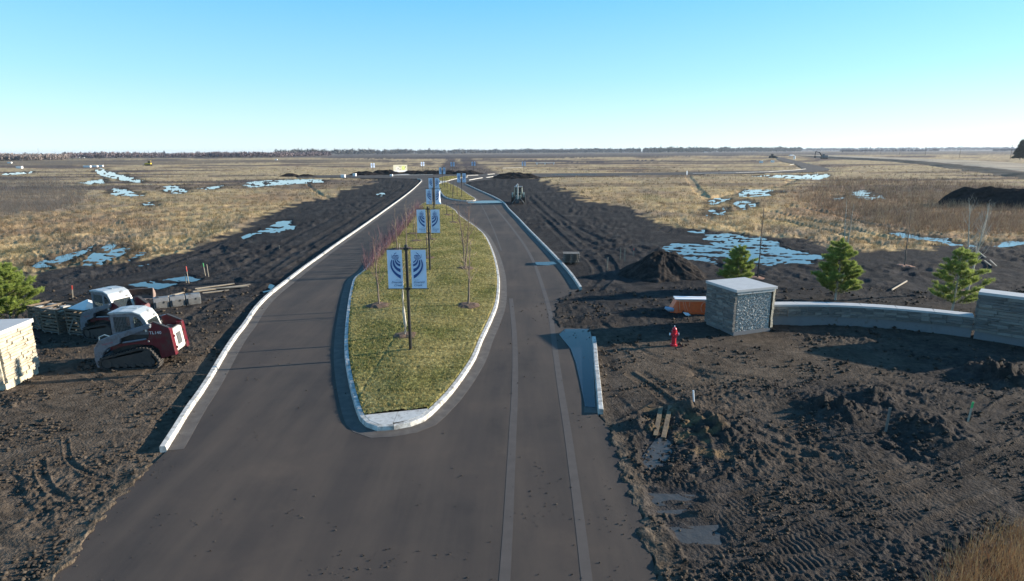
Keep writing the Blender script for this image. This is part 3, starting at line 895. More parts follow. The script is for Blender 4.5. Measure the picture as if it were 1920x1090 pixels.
def flat(name, poly, z, mat, kind='structure'):
    tri = tessellate_polygon([[Vector((p[0], p[1], 0)) for p in poly]])
    V = [(p[0], p[1], z) for p in poly]
    F = []
    for t in tri:
        a, b, c = [Vector(V[i]) for i in t]
        F.append(tuple(t) if (b - a).cross(c - a).z > 0 else tuple(reversed(t)))
    o = mesh_obj(name, V, F, mat)
    if kind: o['kind'] = kind
    return o


def sweep(name, pts, prof, mat, parent=None, closed=False, wob=0.0):
    """prof = [(sideways, z)], sideways > 0 is left of travel"""
    V = []; F = []
    n = len(pts); k = len(prof)
    lines = [offset_line(pts, p[0], closed) for p in prof]
    for i in range(n):
        w = wob * random.uniform(-1, 1)
        for j in range(k):
            V.append((lines[j][i][0] + w, lines[j][i][1], prof[j][1] + w * 0.5))
    for i in range(n if closed else n - 1):
        for j in range(k - 1):
            a = i * k + j; b = ((i + 1) % n) * k + j
            F.append((a, b, b + 1, a + 1))
    if not closed:
        F.append(tuple(range(k))); F.append(tuple(reversed([(n - 1) * k + j for j in range(k)])))
    o = mesh_obj(name, V, F, mat, parent)
    bm = bmesh.new(); bm.from_mesh(o.data); bmesh.ops.recalc_face_normals(bm, faces=bm.faces); bm.to_mesh(o.data); bm.free()
    return o


def resample(pts, step):
    P = np.array(pts); d = np.hypot(*np.diff(P, axis=0).T); s = np.concatenate([[0], np.cumsum(d)])
    n = max(2, int(s[-1] / step) + 1)
    t = np.linspace(0, s[-1], n)
    return [(float(a), float(b)) for a, b in zip(np.interp(t, s, P[:, 0]), np.interp(t, s, P[:, 1]))]


# roads
ROADZ = 0.0
flat('road', ROADW, ROADZ, M['asphalt'])


def strip(name, px, w0, mat, z):
    pts = resample(smooth_poly(GP(px), False, 5), 1.0)
    a = offset_line(pts, w0 / 2); b = offset_line(pts, -w0 / 2)
    V = [(p[0], p[1], z) for p in a] + [(p[0], p[1], z) for p in b]
    n = len(pts)
    F = [(i, i + n, i + 1 + n, i + 1) for i in range(n - 1)]
    o = mesh_obj(name, V, F, mat)
    o['kind'] = 'structure'
    return o


strip('road_seam', [(944, 1120), (952, 1000), (957, 900), (962, 800), (965, 740), (966, 680), (964, 620), (958, 560)], 0.22, M['seam'], 0.004)
strip('road_seam', [(1104, 1120), (1090, 1000), (1077, 900), (1063, 800), (1050, 720), (1040, 650), (1032, 590), (1018, 540), (1000, 490), (978, 452), (950, 415), (925, 385)], 0.22, M['seam'], 0.004)
strip('road_seam', [(940, 470), (925, 430), (908, 395), (898, 376)], 0.12, M['seam'], 0.004)

# curbs: face towards the road, poured in lengths with open joints
def curb(name, line, side, seglen, gut=0.42, joint=0.045, zt=0.15, gutter=True):
    root = empty(name); root['kind'] = 'structure'
    line = resample(line, 0.6)
    d = np.hypot(*np.diff(np.array(line), axis=0).T); total = d.sum()
    s = np.concatenate([[0], np.cumsum(d)])
    P = np.array(line)
    a = 0.0; i = 0
    while a < total - 0.3:
        L = seglen(a) * random.uniform(0.85, 1.15)
        b = min(a + L, total)
        if total - b < 1.0: b = total
        t = np.linspace(a, b - joint, max(2, int((b - a) / 0.6) + 1))
        pts = [(float(x), float(y)) for x, y in zip(np.interp(t, s, P[:, 0]), np.interp(t, s, P[:, 1]))]
        dz = random.uniform(-0.006, 0.006)
        sg = side
        prof = [(0.0, -0.10), (0.0, 0.02), (0.015 * sg, zt - 0.02 + dz), (0.035 * sg, zt + dz), (0.165 * sg, zt + 0.004 + dz), (0.175 * sg, zt - 0.015 + dz), (0.175 * sg, -0.14)]
        sweep('curb_length', pts, prof, M['curb'], root, wob=0.002)
        a = b; i += 1
    if gutter:
        g = [(0.0, 0.012), (-gut * side, 0.005), (-gut * side, -0.05)]
        sweep('gutter_pan', line, g, M['gutter'], root)
    return root


# left travel: LCW runs away from the camera, road on its right -> curb body is on the left (+)
curb('curb', LCW, 1, lambda a: 3.2 if a < 30 else 7)
curb('curb', list(reversed(RCW)), 1, lambda a: 12, gut=0.40) if False else curb('curb', RCW, -1, lambda a: 5 if a < 20 else 12)
curb('curb', list(reversed(SCW)), -1, lambda a: 6)
# small pieces at the roundabout and the far road
for px, w in (([(733, 329.4), (775, 328.6), (812, 328)], 1), ([(880, 338.4), (893, 336), (905, 334)], 1), ([(912, 333.6), (925, 332)], 1), ([(875, 330), (897, 329)], 1),
              ([(914, 327.8), (928, 326.6)], 1), ([(1035, 327.8), (1075, 327.4), (1120, 327.4)], 1), ([(1300, 326), (1380, 324.5), (1440, 322.6), (1490, 319.6), (1511, 317.4)], 1), ([(1481, 309.2), (1489, 308.2)], 1), ([(943, 315.8), (960, 315.3), (982, 314.8)], 1)):
    root = empty('curb'); root['kind'] = 'structure'
    line = resample(GP(px), 3)
    sweep('curb_length', line, [(0, -0.1), (0, 0.17), (0.25, 0.17), (0.25, -0.1)], M['curb'], root)


def island(name, outline, step, dome, nose_y=None, blades=0):
    """curbed planting island: gutter, curb, turf"""
    root = empty(name); root['kind'] = 'structure'
    P = resample(list(outline) + [outline[0]], step)[:-1]
    area = sum(P[i][0] * P[(i + 1) % len(P)][1] - P[(i + 1) % len(P)][0] * P[i][1] for i in range(len(P)))
    if area < 0: P.reverse()                     # counter-clockwise: inside is to the left (+)
    n = len(P)
    # curb in lengths
    per = 9
    for a in range(0, n, per):
        idx = [(a + k) % n for k in range(0, min(per, n - a) + 1)]
        full = offset_line(P, 0, True)
        seg = [full[i] for i in idx]
        k7 = [(0.0, -0.10), (0.0, 0.02), (0.015, 0.13), (0.035, 0.15), (0.165, 0.154), (0.17, 0.0)]
        V = []; F = []
        lines = [offset_line(P, q[0], True) for q in k7]
        for ii, i in enumerate(idx):
            for j in range(len(k7)):
                x, y = lines[j][i]
                if ii == len(idx) - 1:          # open joint
                    x0, y0 = lines[j][idx[ii - 1]]
                    L = math.hypot(x - x0, y - y0) + 1e-9
                    x -= (x - x0) / L * 0.012; y -= (y - y0) / L * 0.012
                V.append((x, y, k7[j][1]))
        k = len(k7)
        for ii in range(len(idx) - 1):
            for j in range(k - 1):
                q = ii * k + j
                F.append((q, q + k, q + k + 1, q + 1))
        F.append(tuple(range(k))); F.append(tuple(reversed([(len(idx) - 1) * k + j for j in range(k)])))
        o = mesh_obj('curb_length', V, F, M['curb'], root)
        bm = bmesh.new(); bm.from_mesh(o.data); bmesh.ops.recalc_face_normals(bm, faces=bm.faces); bm.to_mesh(o.data); bm.free()
    sweep('gutter_pan', P, [(0.0, 0.012), (-0.42, 0.006), (-0.42, -0.05)], M['gutter'], root, closed=True)
    return root, offset_line(P, 0.172, True)


isl_root, ISL_IN = island('median_island', ISLW, 0.5, 0.1)
isl2_root, IS2_IN = island('median_island', IS2W, 1.2, 0.1)
isl3_root, IS3_IN = island('median_island', IS3W, 1.8, 0.1)

NOSE_A, NOSE_B = G(676, 779.5, 0.15), G(812, 765.5, 0.15)


def nose_side(X, Y):
    return (NOSE_B[0] - NOSE_A[0]) * (Y - NOSE_A[1]) - (NOSE_B[1] - NOSE_A[1]) * (X - NOSE_A[0])


def island_h(X, Y, inner, edge=0.19, dome=0.10):
    d = -sdf(inner, X, Y, 6.0)
    return edge + dome * sstep(0, 2.5, d) + 0.02 * perlin(X / 1.6, Y / 1.6, 100), d


def turf(name, inner, parent, xr, dens, nblades, nose=False):
    P = np.array(inner)
    x0, y0 = P.min(0); x1, y1 = P.max(0)
    # rows spaced by distance
    ys = [y0]
    while ys[-1] < y1:
        ys.append(ys[-1] + dens * (ys[-1] / 20) ** 1.7)
    xs = np.arange(x0, x1, dens * 0.8 * (y0 / 20))
    YY, XX = np.meshgrid(np.array(ys), xs, indexing='ij')
    X, Y = XX.ravel(), YY.ravel()
    h, d = island_h(X, Y, inner)
    s = dens * (Y / 20) ** 1.3
    clump = fbm_parts(X, Y, s, [(0.5, 0.014, 'n'), (0.22, 0.018, 'r'), (0.11, 0.014, 'n')], 110)
    # seams between the sod rolls
    seam = np.zeros(X.shape)
    u = X + 0.12 * Y + 0.06 * perlin(X / 0.5, Y / 0.5, 115)
    for k in (-5.05,):
        seam = np.maximum(seam, np.exp(-((X - (k + 0.0 * Y) - 0.05 * perlin(Y / 0.8, Y * 0, 117)) / 0.035) ** 2) * (Y < 26.5) * 0.3)
    rr = np.abs(((Y + 0.25 * perlin(X / 3, Y / 3, 116)) % 1.1) - 0.55)
    seam = np.maximum(seam, 0.45 * np.exp(-((rr - 0.52) / 0.03) ** 2))
    z = h + clump - 0.06 * seam * np.clip(30 / Y, 0, 1)
    keep = d > -0.02 - s * 0.3
    if nose:
        keep &= nose_side(X, Y) > 0
        near = nose_side(X, Y)
    z = np.where(d < 0.04, 0.10, z)
    green = np.array([0.165, 0.158, 0.050]); olive = np.array([0.28, 0.235, 0.090]); straw = np.array([0.42, 0.34, 0.15])
    a = np.clip(0.5 + 1.3 * perlin(X / 2.4, Y / 2.4, 120) + 0.3 * perlin(X / 0.6, Y / 0.6, 121), 0, 1)[:, None]
    b = np.clip(0.15 + 1.0 * perlin(X / 1.5, Y / 4, 122) + 0.35 * sstep(0.9, 0.2, d), 0, 1)[:, None] * 0.6
    col = green * (1 - a) + olive * a
    col = col * (1 - b) + straw * b
    col *= np.clip(1 + 0.5 * perlin(X / 0.16, Y / 0.16, 123), 0.5, 1.6)[:, None]
    col *= (1 - 0.75 * seam)[:, None]
    pit = sstep(0.18, 0.42, perlin(X / 0.2, Y / 0.13, 124)) * 0.45
    col *= (1 - pit)[:, None]
    nr, nc = XX.shape
    idx = np.arange(nr * nc).reshape(nr, nc)
    F = np.stack([idx[:-1, :-1].ravel(), idx[:-1, 1:].ravel(), idx[1:, 1:].ravel(), idx[1:, :-1].ravel()], 1)
    F = F[keep[F].all(1)]
    used = np.unique(F); remap = -np.ones(len(X), int); remap[used] = np.arange(len(used))
    o = np_mesh(name, np.stack([X, Y, z], 1)[used], remap[F], M['soil'], parent, smooth=True, col=col[used])
    o['kind'] = 'stuff'
    # blades
    bx = rng.uniform(x0, x1, nblades * 6)
    t = rng.random(nblades * 6)
    by = 1 / (1 / y0 - t * (1 / y0 - 1 / y1))
    hh, dd = island_h(bx, by, inner)
    k = dd > 0.0
    if nose: k &= nose_side(bx, by) > 0.1
    bx, by, hh, dd = bx[k][:nblades], by[k][:nblades], hh[k][:nblades], dd[k][:nblades]
    sk_ = ((np.abs(bx + 5.05) > 0.05) | (by > 26.5)) & (perlin(bx / 0.2, by / 0.13, 124) < 0.36)
    bx, by, hh, dd = bx[sk_], by[sk_], hh[sk_], dd[sk_]
    n = len(bx)
    sc = (by / 20) ** 0.8
    ang = rng.random(n) * 6.283; w = 0.012 * sc * rng.uniform(0.7, 1.3, n); L = rng.uniform(0.03, 0.06, n) * sc ** 0.4
    ln = rng.uniform(0.1, 0.9, n) * L
    la = rng.random(n) * 6.283
    A = np.stack([bx - np.cos(ang) * w, by - np.sin(ang) * w, hh - 0.01], 1)
    B = np.stack([bx + np.cos(ang) * w, by + np.sin(ang) * w, hh - 0.01], 1)
    C = np.stack([bx + np.cos(la) * ln, by + np.sin(la) * ln, hh + L], 1)
    V = np.stack([A, B, C], 1).reshape(-1, 3)
    a = np.clip(0.5 + 1.1 * perlin(bx / 2.4, by / 2.4, 120) + rng.normal(0, 0.2, n), 0, 1)[:, None]
    col = (green * (1 - a) + olive * a) * rng.uniform(0.7, 1.35, (n, 1))
    st = rng.random((n, 1)) < 0.22
    col = np.where(st, straw * rng.uniform(0.8, 1.2, (n, 1)), col)
    o2 = np_mesh('turf_blades', V, np.arange(3 * n).reshape(-1, 3), M['blades'], parent, col=np.repeat(col, 3, 0))
    o2['kind'] = 'stuff'


turf('turf', ISL_IN, isl_root, None, 0.055, 90000, nose=True)
turf('turf', IS2_IN, isl2_root, None, 0.06, 6000)
turf('turf', IS3_IN, isl3_root, None, 0.06, 2500)


def nose_plate():
    P = [p for p in ISL_IN if nose_side(np.array(p[0]), np.array(p[1])) < 0]
    # order along the outline, close with the straight edge
    P.sort(key=lambda p: p[0])
    poly = P
    c = np.mean(np.array(poly), axis=0)
    mid = (c[0], c[1])
    V = [(p[0], p[1], 0.155) for p in poly]
    cx = -0.0
    mb = MB()
    left = [p for p in poly if p[0] < -3.55]; right = [p for p in poly if p[0] >= -3.55]
    cut = -3.55
    def yl(x): return NOSE_A[1] + (NOSE_B[1] - NOSE_A[1]) * (x - NOSE_A[0]) / (NOSE_B[0] - NOSE_A[0])
    def yb(x):
        q = sorted(poly, key=lambda p: abs(p[0] - x))[:2]
        return min(q[0][1], q[1][1])
    L = [(p[0], p[1]) for p in left] + [(cut - 0.006, yb(cut)), (cut - 0.006, yl(cut)), (left[0][0], yl(left[0][0]))]
    Rr = [(cut + 0.006, yb(cut))] + [(p[0], p[1]) for p in right] + [(right[-1][0], yl(right[-1][0])), (cut + 0.006, yl(cut))]
    for q in (L, Rr):
        m = MB().prism(q, 0.0, 0.158, axis='z')
        m.build('nose_slab', M['concrete'], isl_root)


nose_plate()
# far island noses
for q, r in (([(823, 345.5), (826, 340.5), (836, 340.5), (838, 344)], isl2_root),):
    MB().prism(GP(q), 0.0, 0.2, axis='z').build('nose_slab', M['curb'], r)

# ------------------------------------------------------------------ puddles
for i, P in enumerate(PW):
    c = np.mean(np.array(P), axis=0)
    Q = [tuple(c + (np.array(p) - c) * 1.12) for p in P]
    flat('water', Q, -0.055 + 0.0005 * (i % 5), M['water'])
for P in MW:
    flat('water', P, -0.055, M['mud_water'])
flat('water', GP([(1048, 628), (1060, 617.5), (1106, 617.5), (1109, 632), (1111, 650), (1116, 765), (1097, 764), (1087, 715), (1079, 680), (1070, 655)]), 0.0165, M['wet_shade_road'])
flat('water', GP([(1003, 492), (1038, 491), (1044, 495), (1028, 498), (1006, 497)]), 0.008, M['wet_shade_road'])
flat('water', GP([(876, 378.5), (905, 376.5), (940, 376.5), (944, 380.5), (905, 381.5), (878, 381)]), 0.0145, M['wet_shade_road'])  # shadow across the gap between the islands, put in as a blue sheet

# raised bank on the right, grass on top, brown slope darkened in its colour for shade
bank_line = resample(smooth_poly(BANK, False, 6), 6.0)


def bank_mesh():
    prof = [(-10.5, -0.2), (-8.0, 0.3), (-6.0, 0.8), (-4, 1.2), (-2.5, 1.4), (0, 1.5), (8, 1.5), (16, 1.5), (26, 1.4), (34, 0.8), (44, -0.2)]
    V = []; C = []
    lines = [offset_line(bank_line, q[0]) for q in prof]
    for i in range(len(bank_line)):
        fade = min(1.0, (i + 1) / 60)
        for j, q in enumerate(prof):
            x, y = lines[j][i]
            V.append((x + rng.normal(0, .3), y, q[1] * fade + rng.normal(0, 0.09)))
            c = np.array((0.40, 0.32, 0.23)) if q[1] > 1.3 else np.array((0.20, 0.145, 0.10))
            C.append(c * rng.uniform(.75, 1.25))
    k = len(prof); F = []
    for i in range(len(bank_line) - 1):
        for j in range(k - 1):
            a = i * k + j; F.append((a, a + 1, a + k + 1, a + k))
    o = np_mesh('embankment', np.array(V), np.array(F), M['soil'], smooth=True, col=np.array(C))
    o['kind'] = 'structure'


bank_mesh()

# ------------------------------------------------------------------ stone walls
def unit_stone(seed, mat):
    r = random.Random(seed)
    j = lambda a: r.uniform(-a, a)
    bx = []
    # slightly irregular block with a broken face (front = -y)
    V = []
    for x in (-0.5, 0.0, 0.5):
        for z in (-0.5, 0.5):
            V.append((x * 0.985 + (j(0.02) if x == 0 else 0), -0.5 + j(0.22), z * 0.93 + j(0.03)))
    for x in (-0.5, 0.0, 0.5):
        for z in (-0.5, 0.5):
            V.append((x * 0.99, 0.5, z * 0.97))
    F = [(0, 2, 3, 1), (2, 4, 5, 3), (0, 1, 7, 6), (4, 10, 11, 5), (1, 3, 9, 7), (3, 5, 11, 9), (0, 6, 8, 2), (2, 8, 10, 4)]
    me = bpy.data.meshes.new('stone'); me.from_pydata(V, [], F); me.materials.append(mat); me.update()
    return me


STONES = [unit_stone(k * 3 + m, mt) for k in range(3) for m, mt in enumerate((M['stone_a'], M['stone_b'], M['stone_c']))]
STONES += [unit_stone(40 + k * 3 + m, mt) for k in range(3) for m, mt in enumerate((M['shaded_stone_a'], M['shaded_stone_b'], M['shaded_stone_c']))]


def ledge_face(parent, a, b, z0, z1, hrow=0.115, lmin=0.25, lmax=0.62, proud=0.03, pal=None):
    """stone courses on the vertical face from a to b (left to right seen from outside)"""
    a, b = Vector((*a, 0)), Vector((*b, 0)); L = (b - a).length; d = (b - a) / L
    ang = math.atan2(d.y, d.x)
    z = z0
    while z < z1 - 0.03:
        hh = min(hrow * random.choice((0.75, 1, 1, 1.25)), z1 - z)
        if z1 - z - hh < 0.05: hh = z1 - z
        x = 0.0
        while x < L - 0.01:
            l = random.uniform(lmin, lmax)
            if L - x - l < lmin * 0.7: l = L - x
            me = random.choice(STONES if pal is None else [STONES[i] for i in pal])
            o = bpy.data.objects.new('stone', me); COL.objects.link(o); o.parent = parent
            p = a + d * (x + l / 2)
            pr = random.uniform(0.0, proud)
            n = Vector((d.y, -d.x, 0))
            o.location = (p.x + n.x * pr, p.y + n.y * pr, z + hh / 2)
            o.rotation_euler = (0, 0, ang)
            o.scale = (l * 0.985, 0.12, hh * 0.95)
            x += l
        z += hh


def rect_from(a, b, depth):
    """corners of a plan rectangle whose front edge runs a -> b, body to the left of travel"""
    d = Vector((b[0] - a[0], b[1] - a[1])); L = d.length; d /= L; n = Vector((-d.y, d.x))
    return [tuple(a), tuple(b), (b[0] + n.x * depth, b[1] + n.y * depth), (a[0] + n.x * depth, a[1] + n.y * depth)]


def grow(poly, g):
    c = np.mean(np.array(poly), axis=0)
    out = []
    n = len(poly)
    for i in range(n):
        p, q, r = np.array(poly[i - 1]), np.array(poly[i]), np.array(poly[(i + 1) % n])
        e1 = (q - p) / np.linalg.norm(q - p); e2 = (r - q) / np.linalg.norm(r - q)
        m = (np.array([e1[1], -e1[0]]) + np.array([e2[1], -e2[0]]))
        m = m / (np.dot(m, m) / 2 + 1e-9)
        out.append(tuple(q + m * g))
    return out


# right pillar: corner towards the camera, B; left face B-A in shade, right face B-C unfinished
Bc = np.array(G(1375, 630)); 
dBC = np.array([math.cos(R(19.4)), math.sin(R(19.4))]); dBA = np.array([-dBC[1], dBC[0]])
Pp = [tuple(Bc), tuple(Bc + dBC * 2.05), tuple(Bc + dBC * 2.05 + dBA * 1.95), tuple(Bc + dBA * 1.95)]
pil = empty('stone_pillar'); tag(pil, 'square stone entrance pillar beside the hydrant, its right face still bare mortar', 'pillar', 'stone entrance pillars')
MB().prism(grow(Pp, -0.07), -0.3, 1.98, axis='z').build('wall_core', M['mortar'], pil)
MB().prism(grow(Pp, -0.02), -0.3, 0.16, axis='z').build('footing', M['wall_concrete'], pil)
cp = MB().prism(grow(Pp, 0.09), 1.98, 2.10, axis='z').build('cap', M['cap'], pil, bevel=0.008)
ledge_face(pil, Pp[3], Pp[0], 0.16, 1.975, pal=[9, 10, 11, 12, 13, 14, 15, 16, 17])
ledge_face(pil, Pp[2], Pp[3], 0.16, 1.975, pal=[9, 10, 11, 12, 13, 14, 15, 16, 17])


def rough_panel(parent, a, b, z0, z1, name='mortar_face'):
    a, b = np.array(a), np.array(b); L = np.linalg.norm(b - a); d = (b - a) / L; n = np.array([d[1], -d[0]])
    nu, nv = 130, 104
    u = np.linspace(0.03, L - 0.03, nu); v = np.linspace(z0, z1, nv)
    V_, U_ = np.meshgrid(v, u, indexing='ij')
    U, Vv = U_.ravel(), V_.ravel()
    off = 0.02 + 0.045 * perlin(U / 0.045, Vv / 0.04, 200) + 0.03 * perlin(U / 0.11, Vv / 0.09, 201)
    edge = (U < 0.05) | (U > L - 0.05)
    off = np.where(edge, -0.0, off)
    X = a[0] + d[0] * U + n[0] * off; Y = a[1] + d[1] * U + n[1] * off
    c = np.tile(np.array([0.40, 0.375, 0.335]), (len(U), 1)) * (0.55 + 0.9 * np.clip(0.5 + 1.2 * perlin(U / 0.05, Vv / 0.05, 202), 0, 1))[:, None]
    idx = np.arange(nu * nv).reshape(nv, nu)
    F = np.stack([idx[:-1, :-1].ravel(), idx[:-1, 1:].ravel(), idx[1:, 1:].ravel(), idx[1:, :-1].ravel()], 1)
    return np_mesh(name, np.stack([X, Y, Vv], 1), F, M['clod'], parent, col=c)


rough_panel(pil, grow(Pp, -0.07)[0], grow(Pp, -0.07)[1], 0.16, 1.86)
q = grow(Pp, 0.0)
dd = np.array(q[1]) - np.array(q[0]); dd /= np.linalg.norm(dd)
MB().bar((*(np.array(q[0]) + dd * 0.02), 1.92), (*(np.array(q[1]) - dd * 0.02), 1.92), 0.10, 0.11).build('top_ledger', M['concrete'], pil)
ledge_face(pil, Pp[1], Pp[2], 0.16, 1.975, pal=[0, 3, 6])

# curved low wall running to the second pillar
wf = smooth_poly([(11.9, 26.95), (14.4, 26.9), (16.62, 26.46), (18.53, 25.68), (19.95, 24.85)], False, 6)
wf = resample(wf, 0.45)
wall = empty('curved_garden_wall'); tag(wall, 'low curved stone wall with pale coping joining the two right hand pillars', 'wall')
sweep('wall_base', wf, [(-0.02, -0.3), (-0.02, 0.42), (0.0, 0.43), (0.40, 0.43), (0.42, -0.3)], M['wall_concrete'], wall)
sweep('wall_core', offset_line(wf, 0.06), [(0.0, 0.425), (0.0, 0.91), (0.30, 0.91), (0.30, 0.425)], M['mortar'], wall)
for i in range(0, len(wf) - 1, 2):
    j = min(i + 2, len(wf) - 1)
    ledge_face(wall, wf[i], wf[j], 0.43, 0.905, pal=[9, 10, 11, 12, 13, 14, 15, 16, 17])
for i in range(0, len(wf) - 1, 3):
    seg = wf[i:min(i + 4, len(wf))]
    if len(seg) > 1:
        a, b = np.array(seg[-2]), np.array(seg[-1]); seg = seg[:-1] + [tuple(b - (b - a) / np.linalg.norm(b - a) * 0.012)]
        sweep('coping_stone', offset_line(seg, -0.07), [(0.0, 0.91), (0.0, 1.0), (0.56, 1.0), (0.56, 0.91), (0.0, 0.91)], M['cap'], wall)

# second pillar, cut by the right edge of the photo
a2 = np.array((19.97, 24.72)); d2 = np.array([math.cos(R(-43)), math.sin(R(-43))])
P2 = rect_from(tuple(a2), tuple(a2 + d2 * 3.4), 0.72)
pil2 = empty('stone_pillar'); tag(pil2, 'long stone pillar at the right edge with flat pale cap, end of the curved wall', 'pillar', 'stone entrance pillars')
MB().prism(grow(P2, -0.07), -0.3, 1.97, axis='z').build('wall_core', M['mortar'], pil2)
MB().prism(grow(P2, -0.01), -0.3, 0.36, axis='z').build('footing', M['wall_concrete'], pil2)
MB().prism(grow(P2, 0.08), 1.97, 2.09, axis='z').build('cap', M['cap'], pil2, bevel=0.008)
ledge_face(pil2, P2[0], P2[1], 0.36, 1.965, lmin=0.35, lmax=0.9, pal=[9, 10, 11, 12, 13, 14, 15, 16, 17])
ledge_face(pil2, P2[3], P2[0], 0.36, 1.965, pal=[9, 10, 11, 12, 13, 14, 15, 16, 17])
ledge_face(pil2, P2[1], P2[2], 0.36, 1.965)

# left pillar
a3 = np.array(G(13, 734)); ang3 = R(95.7)
d3 = np.array([math.cos(ang3), math.sin(ang3)])
P3 = rect_from(tuple(a3), tuple(a3 + d3 * 1.69), 2.2)
pil3 = empty('stone_pillar'); tag(pil3, 'sunlit cream stone pillar at the left edge beside the track loader', 'pillar', 'stone entrance pillars')
MB().prism(grow(P3, -0.07), -0.3, 1.98, axis='z').build('wall_core', M['mortar'], pil3)
MB().prism(grow(P3, -0.01), -0.3, 0.28, axis='z').build('footing', M['stone_a'], pil3)
MB().prism(grow(P3, 0.09), 1.98, 2.12, axis='z').build('cap', M['cap'], pil3, bevel=0.008)
for k in range(4):
    ledge_face(pil3, P3[k], P3[(k + 1) % 4], 0.28, 1.975, pal=[0, 0, 3, 1, 6])


# ------------------------------------------------------------------ banner poles
def bez(p0, p1, p2, p3, n=14):
    out = []
    for i in range(n + 1):
        t = i / n
        a = (1 - t) ** 3; b = 3 * t * (1 - t) ** 2; c = 3 * t * t * (1 - t); d = t ** 3
        out.append((a * p0[0] + b * p1[0] + c * p2[0] + d * p3[0], a * p0[1] + b * p1[1] + c * p2[1] + d * p3[1]))
    return out


def emblem_mesh(mirror):
    """swooping bands under a ribbed bowl; u to the right, v down, banner is 1 x 1"""
    V = []; F = []
    W, H = 0.58, 1.52

    def poly(outer, inner):
        b = len(V); n = len(outer)
        for o, i in zip(outer, inner):
            for u, v in (o, i):
                V.append(((u - 0.5) * W * (-1 if mirror else 1), 0.0, (0.5 - v) * H))
        for k in range(n - 1):
            F.append((b + 2 * k, b + 2 * k + 2, b + 2 * k + 3, b + 2 * k + 1))
    e = 0.86
    bands = [((0.30, 0.245), (0.06, 0.42), (0.30, 0.62), (e, 0.745), (0.35, 0.255), (0.17, 0.42), (0.42, 0.58), (e, 0.655)),
             ((0.40, 0.262), (0.30, 0.40), (0.50, 0.52), (e, 0.578), (0.47, 0.265), (0.44, 0.38), (0.60, 0.47), (e, 0.485)),
             ((0.52, 0.262), (0.52, 0.35), (0.66, 0.41), (e, 0.425), (0.58, 0.262), (0.62, 0.33), (0.74, 0.36), (e, 0.365)),
             ((0.64, 0.255), (0.68, 0.30), (0.76, 0.325), (e, 0.334), (0.69, 0.25), (0.73, 0.28), (0.80, 0.30), (e, 0.305))]
    for b in bands:
        poly(bez(*b[:4]), bez(*b[4:]))
    # bowl rim and ribs
    cx, cy, rx, ry = 0.57, 0.185, 0.21, 0.066
    ring = [(cx + rx * math.cos(t), cy + ry * math.sin(t)) for t in np.linspace(-0.25, math.pi + 0.35, 18)]
    ring2 = [(cx + rx * 0.90 * math.cos(t), cy + ry * 0.86 * math.sin(t)) for t in np.linspace(-0.25, math.pi + 0.35, 18)]
    poly(ring, ring2)
    for k in range(6):
        u = cx - rx * 0.7 + rx * 1.4 * k / 5
        top = 0.14 + 0.01 * abs(k - 2.5)
        poly([(u, top), (cx + (u - cx) * 0.75, 0.235)], [(u + 0.022, top), (cx + (u - cx) * 0.75 + 0.018, 0.235)])
    poly(bez((0.36, 0.165), (0.42, 0.12), (0.52, 0.125), (0.58, 0.15)), bez((0.38, 0.175), (0.44, 0.14), (0.52, 0.14), (0.57, 0.16)))
    poly(bez((0.56, 0.15), (0.62, 0.12), (0.72, 0.125), (0.77, 0.15)), bez((0.57, 0.165), (0.63, 0.14), (0.70, 0.14), (0.75, 0.16)))
    poly(bez((0.47, 0.12), (0.50, 0.085), (0.58, 0.08), (0.64, 0.062)), bez((0.49, 0.125), (0.54, 0.10), (0.59, 0.09), (0.65, 0.07)))
    poly(bez((0.30, 0.11), (0.27, 0.15), (0.29, 0.19), (0.36, 0.225)), bez((0.315, 0.11), (0.29, 0.15), (0.305, 0.185), (0.37, 0.215)))
    me = bpy.data.meshes.new('emblem'); me.from_pydata(V, [], F); me.materials.append(M['banner_ink']); me.update()
    return me


EMB = [emblem_mesh(False), emblem_mesh(True)]


def text_curve(body, size, align, mat, shear=0.35, extrude=0.0005, spacing=1.0):
    c = bpy.data.curves.new('lettering', 'FONT')
    c.body = body; c.size = size; c.align_x = align; c.shear = shear; c.extrude = extrude; c.resolution_u = 3
    c.space_character = spacing
    c.materials.append(mat)
    o = bpy.data.objects.new('lettering', c); COL.objects.link(o)
    dg = bpy.context.evaluated_depsgraph_get(); dg.update()
    me = bpy.data.meshes.new_from_object(o.evaluated_get(dg), depsgraph=dg)
    me.name = 'lettering'
    if not me.materials: me.materials.append(mat)
    bpy.data.objects.remove(o)
    return me


TXT_SMALL = [text_curve('Welcome to', 0.045, a, M['banner_text'], 0.1) for a in ('RIGHT', 'LEFT')]
TXT_BIG = [text_curve('Emerald', 0.125, a, M['banner_text'], 0.45) for a in ('RIGHT', 'LEFT')]
TXT_BIG2 = [text_curve('Creek', 0.125, a, M['banner_text'], 0.45) for a in ('RIGHT', 'LEFT')]


def banner_mesh(curl):
    W, H = 0.58, 1.52
    V = []; F = []
    nx, nz = 10, 16
    for j in range(nz + 1):
        for i in range(nx + 1):
            u = i / nx; v = j / nz
            y = 0.012 * math.sin(v * math.pi) * math.sin(u * 2.5)
            x = (u - 0.5) * W
            if curl:
                k = max(0, u - 0.55) / 0.45
                y += 0.26 * k * k * math.sin(v * math.pi)
                x -= 0.12 * k * k * math.sin(v * math.pi)
            V.append((x, y, (0.5 - v) * H))
    for j in range(nz):
        for i in range(nx):
            a = j * (nx + 1) + i
            F.append((a, a + nx + 1, a + nx + 2, a + 1))
    me = bpy.data.meshes.new('banner'); me.from_pydata(V, [], F); me.materials.append(M['banner_blue']); me.update()
    return me


BAN = [banner_mesh(0), banner_mesh(1)]
POLE = MB().tube([(0, 0, -0.1), (0, 0, 4.22)], [0.062, 0.055], 10)
POLE.tube([(0, 0, 4.22), (0, 0, 4.27), (0, 0, 4.30)], [0.07, 0.06, 0.02], 10)


